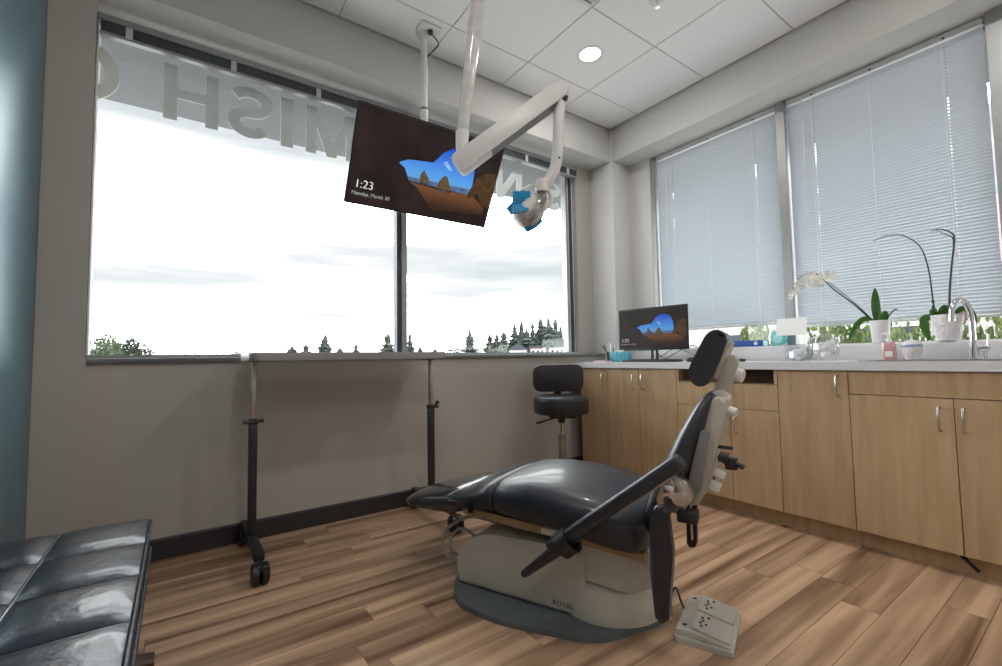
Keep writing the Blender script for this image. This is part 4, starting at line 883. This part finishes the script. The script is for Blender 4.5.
# hinge brackets, armrests
for s_ in (-1, 1):
    b = BM(); prism(b, rpoly([(0.265, 0.485), (0.305, 0.585), (0.365, 0.565), (0.385, 0.515), (0.340, 0.455)], 0.015), 'y', s_*0.225-0.020, s_*0.225+0.020, 0.005); hg = obj('hinge_bracket', b, M_STEEL, ch)
    b = BM(); lathe(b, [(0, -0.035), (0.022, -0.035), (0.022, 0.035), (0, 0.035)], seg=16, M=aim((0.345, s_*0.235, 0.515), (0, 1, 0))); obj('hinge_pin', b, M_CHROME, hg)
    bx('hinge_block', M_BLACK, hg, 0.335, 0.395, s_*0.235-0.03, s_*0.235+0.03, 0.440, 0.475, 0.006)
    bx('hinge_plate', M_CHROME, hg, 0.300, 0.335, s_*0.262-0.02, s_*0.262+0.02, 0.515, 0.55, 0.004)
ay = -0.345
b = BM(); box(b, -0.275, 0.275, -0.030, 0.030, -0.022, 0.022, 0.014, 4, M=Matrix.Translation((0.155, ay, 0.484)) @ Matrix.Rotation(-math.atan2(0.30, 0.385), 4, 'Y'))
ar = obj('armrest', b, M_LEATHER, ch)
b = BM(); tube(b, [(0.030, ay, 0.370), (-0.03, ay, 0.318), (-0.165, ay, 0.205), (-0.172, ay, 0.199)], [0.020, 0.022, 0.014, 0.009], 14); obj('armrest_grip', b, M_LEATHER, ar)
b = BM(); lathe(b, [(0.042, -0.024), (0.045, -0.024), (0.045, 0.024), (0.042, 0.024), (0.036, 0.022), (0.036, -0.022), (0.042, -0.024)], seg=24, M=aim((0.0, ay, 0.345), (0.72, 0, 0.6))); obj('cuff', b, M_BLACK, ar)
b = BM(); tube(b, [(0.175, ay+0.004, 0.478), (0.330, ay+0.012, 0.598), (0.345, -0.29, 0.560), (0.345, -0.245, 0.53)], 0.010, 10); obj('armrest_bar', b, M_STEEL, ar)
# hanging arm pads below the hinges
b = BM(); prism(b, rpoly([(0.268, 0.475), (0.285, 0.500), (0.318, 0.495), (0.332, 0.365), (0.322, 0.260), (0.312, 0.158), (0.275, 0.152), (0.262, 0.300)], 0.012), 'y', -0.325, -0.285, 0.010, 3); hp = obj('side_flap', b, M_LEATHER, ch)
b = BM(); tube(b, [(0.309, -0.29, 0.162), (0.314, -0.285, 0.150), (0.318, -0.28, 0.165)], 0.004, 6); obj('hook', b, M_CHROME, hp)
b = BM(); prism(b, rpoly([(0.285, 0.455), (0.325, 0.455), (0.318, 0.190), (0.302, 0.172), (0.280, 0.180)], 0.01), 'y', 0.235, 0.275, 0.008); fa = obj('far_armrest', b, M_BLACK, ch)
bx('armrest_plate', M_STEEL, fa, 0.298, 0.306, 0.231, 0.236, 0.21, 0.44)
# hoses at the foot end, cable to the pedal
for k, pts in enumerate(([(-0.55, -0.05, 0.15), (-0.62, -0.09, 0.20), (-0.66, -0.12, 0.15), (-0.66, -0.10, 0.06), (-0.60, -0.02, 0.03), (-0.555, 0.02, 0.06)], [(-0.45, -0.06, 0.245), (-0.58, -0.09, 0.255), (-0.68, -0.13, 0.19), (-0.69, -0.12, 0.09), (-0.63, -0.06, 0.035), (-0.555, 0.0, 0.08)])):
    b = BM(); tube(b, spline(pts), 0.007, 8); obj('hose', b, M_TUBE, ch)

# foot pedal unit
fp = thing('foot_pedal', 'cream two-button foot control on the floor behind the dental chair', 'foot pedal', (1.537, 0.920, 0), R(22))
b = BM(); prism(b, rpoly([(-0.138, -0.090), (0.138, -0.090), (0.138, 0.090), (-0.138, 0.090)], 0.010), 'z', 0, 0.020, 0.004); obj('base', b, M_CREAM, fp)
b = BM(); prism(b, [(0.084, 0.020), (-0.082, 0.020), (-0.082, 0.025), (0.040, 0.045), (0.084, 0.040)], 'x', -0.130, 0.130, 0.003); obj('housing', b, M_CREAM, fp)
for xx in (-0.062, 0.062):
    b = BM(); prism(b, [(0.036, 0.030), (-0.078, 0.020), (-0.078, 0.034), (0.036, 0.056)], 'x', xx-0.058, xx+0.058, 0.004); bt = obj('pedal_button', b, M_CREAM, fp)
    for k, (x_, y_) in enumerate(((-0.030, 0.010), (-0.012, 0.016), (0.006, 0.010), (-0.012, -0.002), (0.022, 0.014), (0.034, -0.004))):
        b = BM(); box(b, -0.006, 0.006, -0.004, 0.004, 0, 0.0012); q = obj('symbol', b, M_PRINT, bt); q.location = (xx+x_, y_, 0.056-0.022*(0.036-y_)/0.114-0.0006); q.rotation_euler.x = R(10.9)
for xx in (-0.095, 0.100):
    b = BM(); lathe(b, [(0, 0), (0.008, 0), (0.008, 0.0012), (0, 0.0012)], seg=10); q = obj('emblem', b, M_PRINT, fp); q.location = (xx, 0.062, 0.0418); q.rotation_euler.x = R(-6)
b = BM(); tube(b, spline([(0.02, 0.084, 0.030), (0.03, 0.100, 0.060), (0.055, 0.118, 0.085), (0.04, 0.130, 0.075), (0.0, 0.132, 0.045), (-0.022, 0.131, 0.034)]), 0.004, 8); obj('cable', b, M_BLACK, fp)

# ------------------------------------------------------------------ sign letters on the outside of the wide window (read from the street)
LH = 0.31
for chx, x_, wd in (('C', -0.425, 0.29), ('H', 0.030, 0.255), ('S', 0.320, 0.235), ('I', 0.522, 0.072), ('M', 0.790, 0.315), ('O', 1.150, 0.33), ('H', 1.500, 0.255), ('O', 1.850, 0.33), ('N', 2.255, 0.27), ('S', 2.74, 0.235)):
    b = BM(); T = 0.062
    if chx in 'HIMN':
        polys = {'H': [[(0, 0), (T, 0), (T, LH), (0, LH)], [(wd-T, 0), (wd, 0), (wd, LH), (wd-T, LH)], [(T, LH*0.42), (wd-T, LH*0.42), (wd-T, LH*0.60), (T, LH*0.60)]],
                 'I': [[(0, 0), (wd, 0), (wd, LH), (0, LH)]],
                 'M': [[(0, 0), (T, 0), (T, LH), (0, LH)], [(wd-T, 0), (wd, 0), (wd, LH), (wd-T, LH)], [(T, LH), (T, LH*0.62), (wd/2-0.03, 0), (wd/2+0.03, 0), (wd-T, LH*0.62), (wd-T, LH), (wd/2, LH*0.28)]],
                 'N': [[(0, 0), (T, 0), (T, LH), (0, LH)], [(wd-T, 0), (wd, 0), (wd, LH), (wd-T, LH)], [(T, LH), (T, LH*0.66), (wd-T, 0), (wd-T, LH*0.34)]]}[chx]
        for pl in polys: prism(b, [(wd/2-p[0], p[1]) for p in pl], 'y', 0.002, 0.008)
    else:
        # round letters: a thick stroke swept along the letter's centre line
        rw, rh = wd/2-T/2, LH/2-T/2
        if chx == 'O': cl = [(rw*math.cos(R(a)), rh*math.sin(R(a))) for a in range(0, 361, 12)]
        elif chx == 'C': cl = [(rw*math.cos(R(a)), rh*math.sin(R(a))) for a in range(48, 313, 12)]
        else:
            cl = [(rw*math.cos(R(a)), rh/2+rh/2*math.sin(R(a))) for a in range(25, 271, 15)]+[(rw*math.cos(R(a)), -rh/2+rh/2*math.sin(R(a))) for a in range(75, -156, -15)]
        n_ = len(cl); L1, L2 = [], []
        for k in range(n_):
            a_, c_ = Vector(cl[max(k-1, 0)]), Vector(cl[min(k+1, n_-1)])
            if chx == 'O': a_, c_ = Vector(cl[k-1 if k else -2]), Vector(cl[(k+1) if k < n_-1 else 1])
            d_ = (c_-a_).normalized(); nn = Vector((-d_.y, d_.x))*T/2; p_ = Vector(cl[k])
            L1.append(p_+nn); L2.append(p_-nn)
        for k in range(n_-1):
            q = [L1[k], L1[k+1], L2[k+1], L2[k]]; prism(b, [(-p[0], p[1]+LH/2) for p in q], 'y', 0.002, 0.008)
        bmesh.ops.remove_doubles(b, verts=b.verts, dist=1e-5)
    l = obj('sign_letter', b, M_LETTER, None, smooth=False)
    l.location = (x_, YG+0.002, 2.298)
    where = {-0.425: 'beside the pilaster jamb', 0.030: 'second from the pilaster jamb', 0.320: 'between H and I', 0.522: 'between S and M', 0.790: 'at the television edge',
             1.150: 'behind the television near its pole', 1.500: 'behind the television past its pole', 1.850: 'behind the television corner', 2.255: 'beside the spring arm of the dental light', 2.74: 'behind the dental light tube'}[x_]
    tag(l, 'grey sign letter %s on the window glass %s' % (chx, where), 'sign letter', 'reversed sign letters on the window')

# ------------------------------------------------------------------ outside: canopy, ground, trees, houses
b = BM(); box(b, -6, 4.45, 3.11, 4.0, 2.78, 3.2); box(b, 3.63, 4.45, -4, 3.11, 2.78, 3.2)
tag(obj('entrance_canopy', b, M_CANOPY, None, smooth=False), 'grey flat canopy overhanging the windows outside', 'canopy')
gr = struct(bx('ground', M_GRASS, None, -250, 250, 3.7, 420, -6.2, -6.0)); 
struct(bx('ground_side', M_GRASS, None, 4.5, 250, -200, 3.6, -0.9, -0.7))
RC = (cam.matrix_world.to_translation())
def at_px(px_, dist):
    """ground position at a horizontal distance along the direction of image column px_ near the skyline"""
    d_ = rx*((px_-501)/FPX)+ry*((352-333)/FPX)+fw
    d_.z = 0; d_.normalize(); return RC.x+d_.x*dist, RC.y+d_.y*dist
def TY(px_): return 355.0
def conifer_mesh(seed):
    rr = random.Random(seed); b = BM(); n = 24
    for i in range(n):
        u = i/(n-1); z0 = 0.08+0.88*u; r0 = (0.42*(1-u)**0.85+0.010)*rr.uniform(0.55, 1.2); K = 10
        for k in range(K):
            a = 2*math.pi*(k+rr.random())/K; q = r0*rr.uniform(0.6, 1.2); w_ = r0*0.30; c, s_ = math.cos(a), math.sin(a)
            v = [b.verts.new((0, 0, z0+0.035)), b.verts.new((q*0.6*c-w_*s_, q*0.6*s_+w_*c, z0)), b.verts.new((q*c, q*s_, z0-0.025)), b.verts.new((q*0.6*c+w_*s_, q*0.6*s_-w_*c, z0-0.01)), b.verts.new((q*0.5*c, q*0.5*s_, z0-0.05))]
            b.faces.new((v[0], v[1], v[2], v[3])); b.faces.new((v[0], v[2], v[4]))
    return b
def broad_mesh(seed, n=1500):
    rr = random.Random(seed); b = BM()
    blobs = [(rr.uniform(-0.2, 0.2), rr.uniform(-0.2, 0.2), rr.uniform(0.35, 0.82), rr.uniform(0.13, 0.21)) for _ in range(9)]
    for i in range(n):
        bx_, by_, bz_, br_ = blobs[i % 9]
        d_ = Vector((rr.gauss(0, 1), rr.gauss(0, 1), rr.gauss(0, 1))).normalized()*br_*rr.random()**0.4
        p_ = Vector((bx_, by_, bz_))+d_; a1 = Vector((rr.gauss(0, 1), rr.gauss(0, 1), rr.gauss(0, 1))).normalized()*rr.uniform(0.015, 0.034); a2 = a1.cross(Vector((rr.gauss(0, 1), rr.gauss(0, 1), rr.gauss(0, 1)))).normalized()*rr.uniform(0.012, 0.028)
        b.faces.new([b.verts.new(p_+a1), b.verts.new(p_+a2), b.verts.new(p_-a1), b.verts.new(p_-a2)])
    return b
CON = []; BRO = []
def tree(kind, px_, top_px, dist, spread, label, group, seed):
    """top_px = pixels above the skyline"""
    x, y = at_px(px_, dist); d_ = rx*((px_-501)/FPX)+ry*((TY(px_)-top_px-333)/FPX)+fw
    h = 0.96+dist*d_.z/math.hypot(d_.x, d_.y)+6.0
    t = thing(kind, label, 'tree', (x, y, -6.0), random.uniform(0, 6), group)
    store = CON if kind == 'conifer_tree' else BRO
    if len(store) < 4:
        c = obj('crown', conifer_mesh(seed) if kind == 'conifer_tree' else broad_mesh(seed), M_NEEDLE if kind == 'conifer_tree' else M_FOL, t, smooth=False); store.append(c.data)
    else: c = link('crown', store[seed % 4], None, t)
    c.scale = (h*spread, h*spread, h)
    b = BM(); tube(b, [(0, 0, 0), (0, 0, h*0.75)], [h*0.018, h*0.006], 7); obj('trunk', b, M_TRUNK, t)
tree('conifer_tree', 470, 31, 70, 0.65, 'lone full conifer standing clear of the treeline beyond the window', None, 1)
for k, (p_, tp, sp) in enumerate(((515, 30, .75), (522, 33, .6), (504, 24, .8), (533, 31, .6), (541, 35, .8), (549, 35, .8), (556, 36, .5), (561, 27, .7), (497, 20, .8), (490, 21, .8), (527, 26, .9), (545, 28, 1.0))):
    tree('conifer_tree', p_, tp+4, 195+(14 if k == 11 else k*5 % 12)*15, sp, 'tall dark conifer in the clump behind the small houses outside', 'conifers behind the houses', 2+k)
for k, (p_, tp, sp) in enumerate(((388, 27, .8), (410, 24, .7), (325, 23, 1.0), (292, 13, 1.0), (306, 14, 1.0), (356, 13, 1.0), (420, 10, 1.1), (435, 10, 1.1), (340, 10, 1.1))):
    tree('conifer_tree', p_, tp, 150+(k*4 % 9)*12, sp, 'small distant conifer showing above the rolling tabletop', 'conifers above the table edge', 20+k)
for k, (p_, tp, sp) in enumerate(((97, 26, .62), (113, 30, .6), (124, 26, .6), (134, 20, .6))):
    tree('broadleaf_tree', p_, tp, 60+(0, 2, 1, 3)[k]*10, sp, 'leafy green tree outside close to the pilaster jamb', 'leafy trees near the jamb', 40+k)
for k, (p_, tp, sp) in enumerate(((182, 5, .9), (196, 6, .9), (210, 5, .9), (226, 6, .9), (240, 7, .9), (458, 12, .9), (482, 12, .9), (500, 13, .9))):
    tree('broadleaf_tree', p_, tp, 120+(k*3 % 8)*11, sp, 'low distant leafy tree along the skyline outside', 'low trees on the skyline', 50+k)
def house(px_, dist, wd, eave_px, ridge_px, mw, label):
    x, y = at_px(px_, dist); a = math.atan2(y-RC.y, x-RC.x)-math.pi/2
    def zpx(r_):
        d_ = rx*((px_-501)/FPX)+ry*((r_-333)/FPX)+fw; return 0.96+dist*d_.z/math.hypot(d_.x, d_.y)+6.0
    ze, zr = zpx(eave_px), zpx(ridge_px)
    t = thing('house', label, 'house', (x, y, -6.0), a, 'small houses beyond the window')
    bx('walls', mw, t, -wd/2, wd/2, -3, 3, 0, ze)
    b = BM(); prism(b, [(-wd/2-0.3, ze), (wd/2+0.3, ze), (0, zr)], 'y', -3.3, 3.3); obj('roof', b, M_ROOF, t, smooth=False)
    for k in (-0.28, 0.0, 0.28):
        wn = bx('window', M_WPLA, t, wd*k-0.7, wd*k+0.7, -3.05, -3.0, ze-2.2, ze-0.6); bx('pane', M_ROOF, wn, wd*k-0.5, wd*k+0.5, -3.07, -3.05, ze-2.0, ze-0.75)
house(518, 150, 6.0, 350, 343.5, M_HOUSE, 'pale house with a dark blue-grey gable in the tree clump outside')
house(538, 152, 5.4, 348, 345.5, M_HOUSER, 'pinkish house with low roof beside the gabled house outside')
house(557, 154, 5.4, 347.5, 345, M_HOUSE, 'pale house with low roof next to the window frame edge')
def bush(x, y, r, label):
    t = thing('garden_bush', label, 'bush', (x, y, -0.7), random.uniform(0, 6), 'bushes outside the blinds')
    c = obj('foliage', broad_mesh(int(x*100+y*10), 900), M_BUSH, t, smooth=False); c.scale = (r*2.4, r*2.4, 2.35)
    b = BM(); tube(b, [(0, 0, 0), (0, 0, r*0.8)], 0.05, 7); obj('stem', b, M_TRUNK, t)
bush(6.5, 3.05, 0.42, 'yellow-green bush outside above the blue carton'); bush(6.6, 2.0, 0.50, 'bright green bush outside behind the cotton jars and flowering orchid'); bush(8.6, 1.92, 0.45, 'grey-green bush outside between the two orchid pots'); bush(6.5, 0.80, 0.45, 'green bush outside past the faucet')
t = thing('neighbour_house', 'pale red-roofed house across from the blind-covered window', 'house', (15, 3.0, -0.7))
bx('walls', M_HOUSE, t, -3, 3, -5, 5, 0, 3.2)
b = BM(); prism(b, [(-3.4, 3.2), (3.4, 3.2), (0, 5.2)], 'y', -5.4, 5.4); obj('roof', b, M_HOUSER, t, smooth=False)
for k in (-2.8, 0, 2.8):
    wn = bx('window', M_WPLA, t, -3.06, -3.0, k-0.7, k+0.7, 1.0, 2.3); bx('pane', M_ROOF, wn, -3.08, -3.06, k-0.55, k+0.55, 1.12, 2.18)
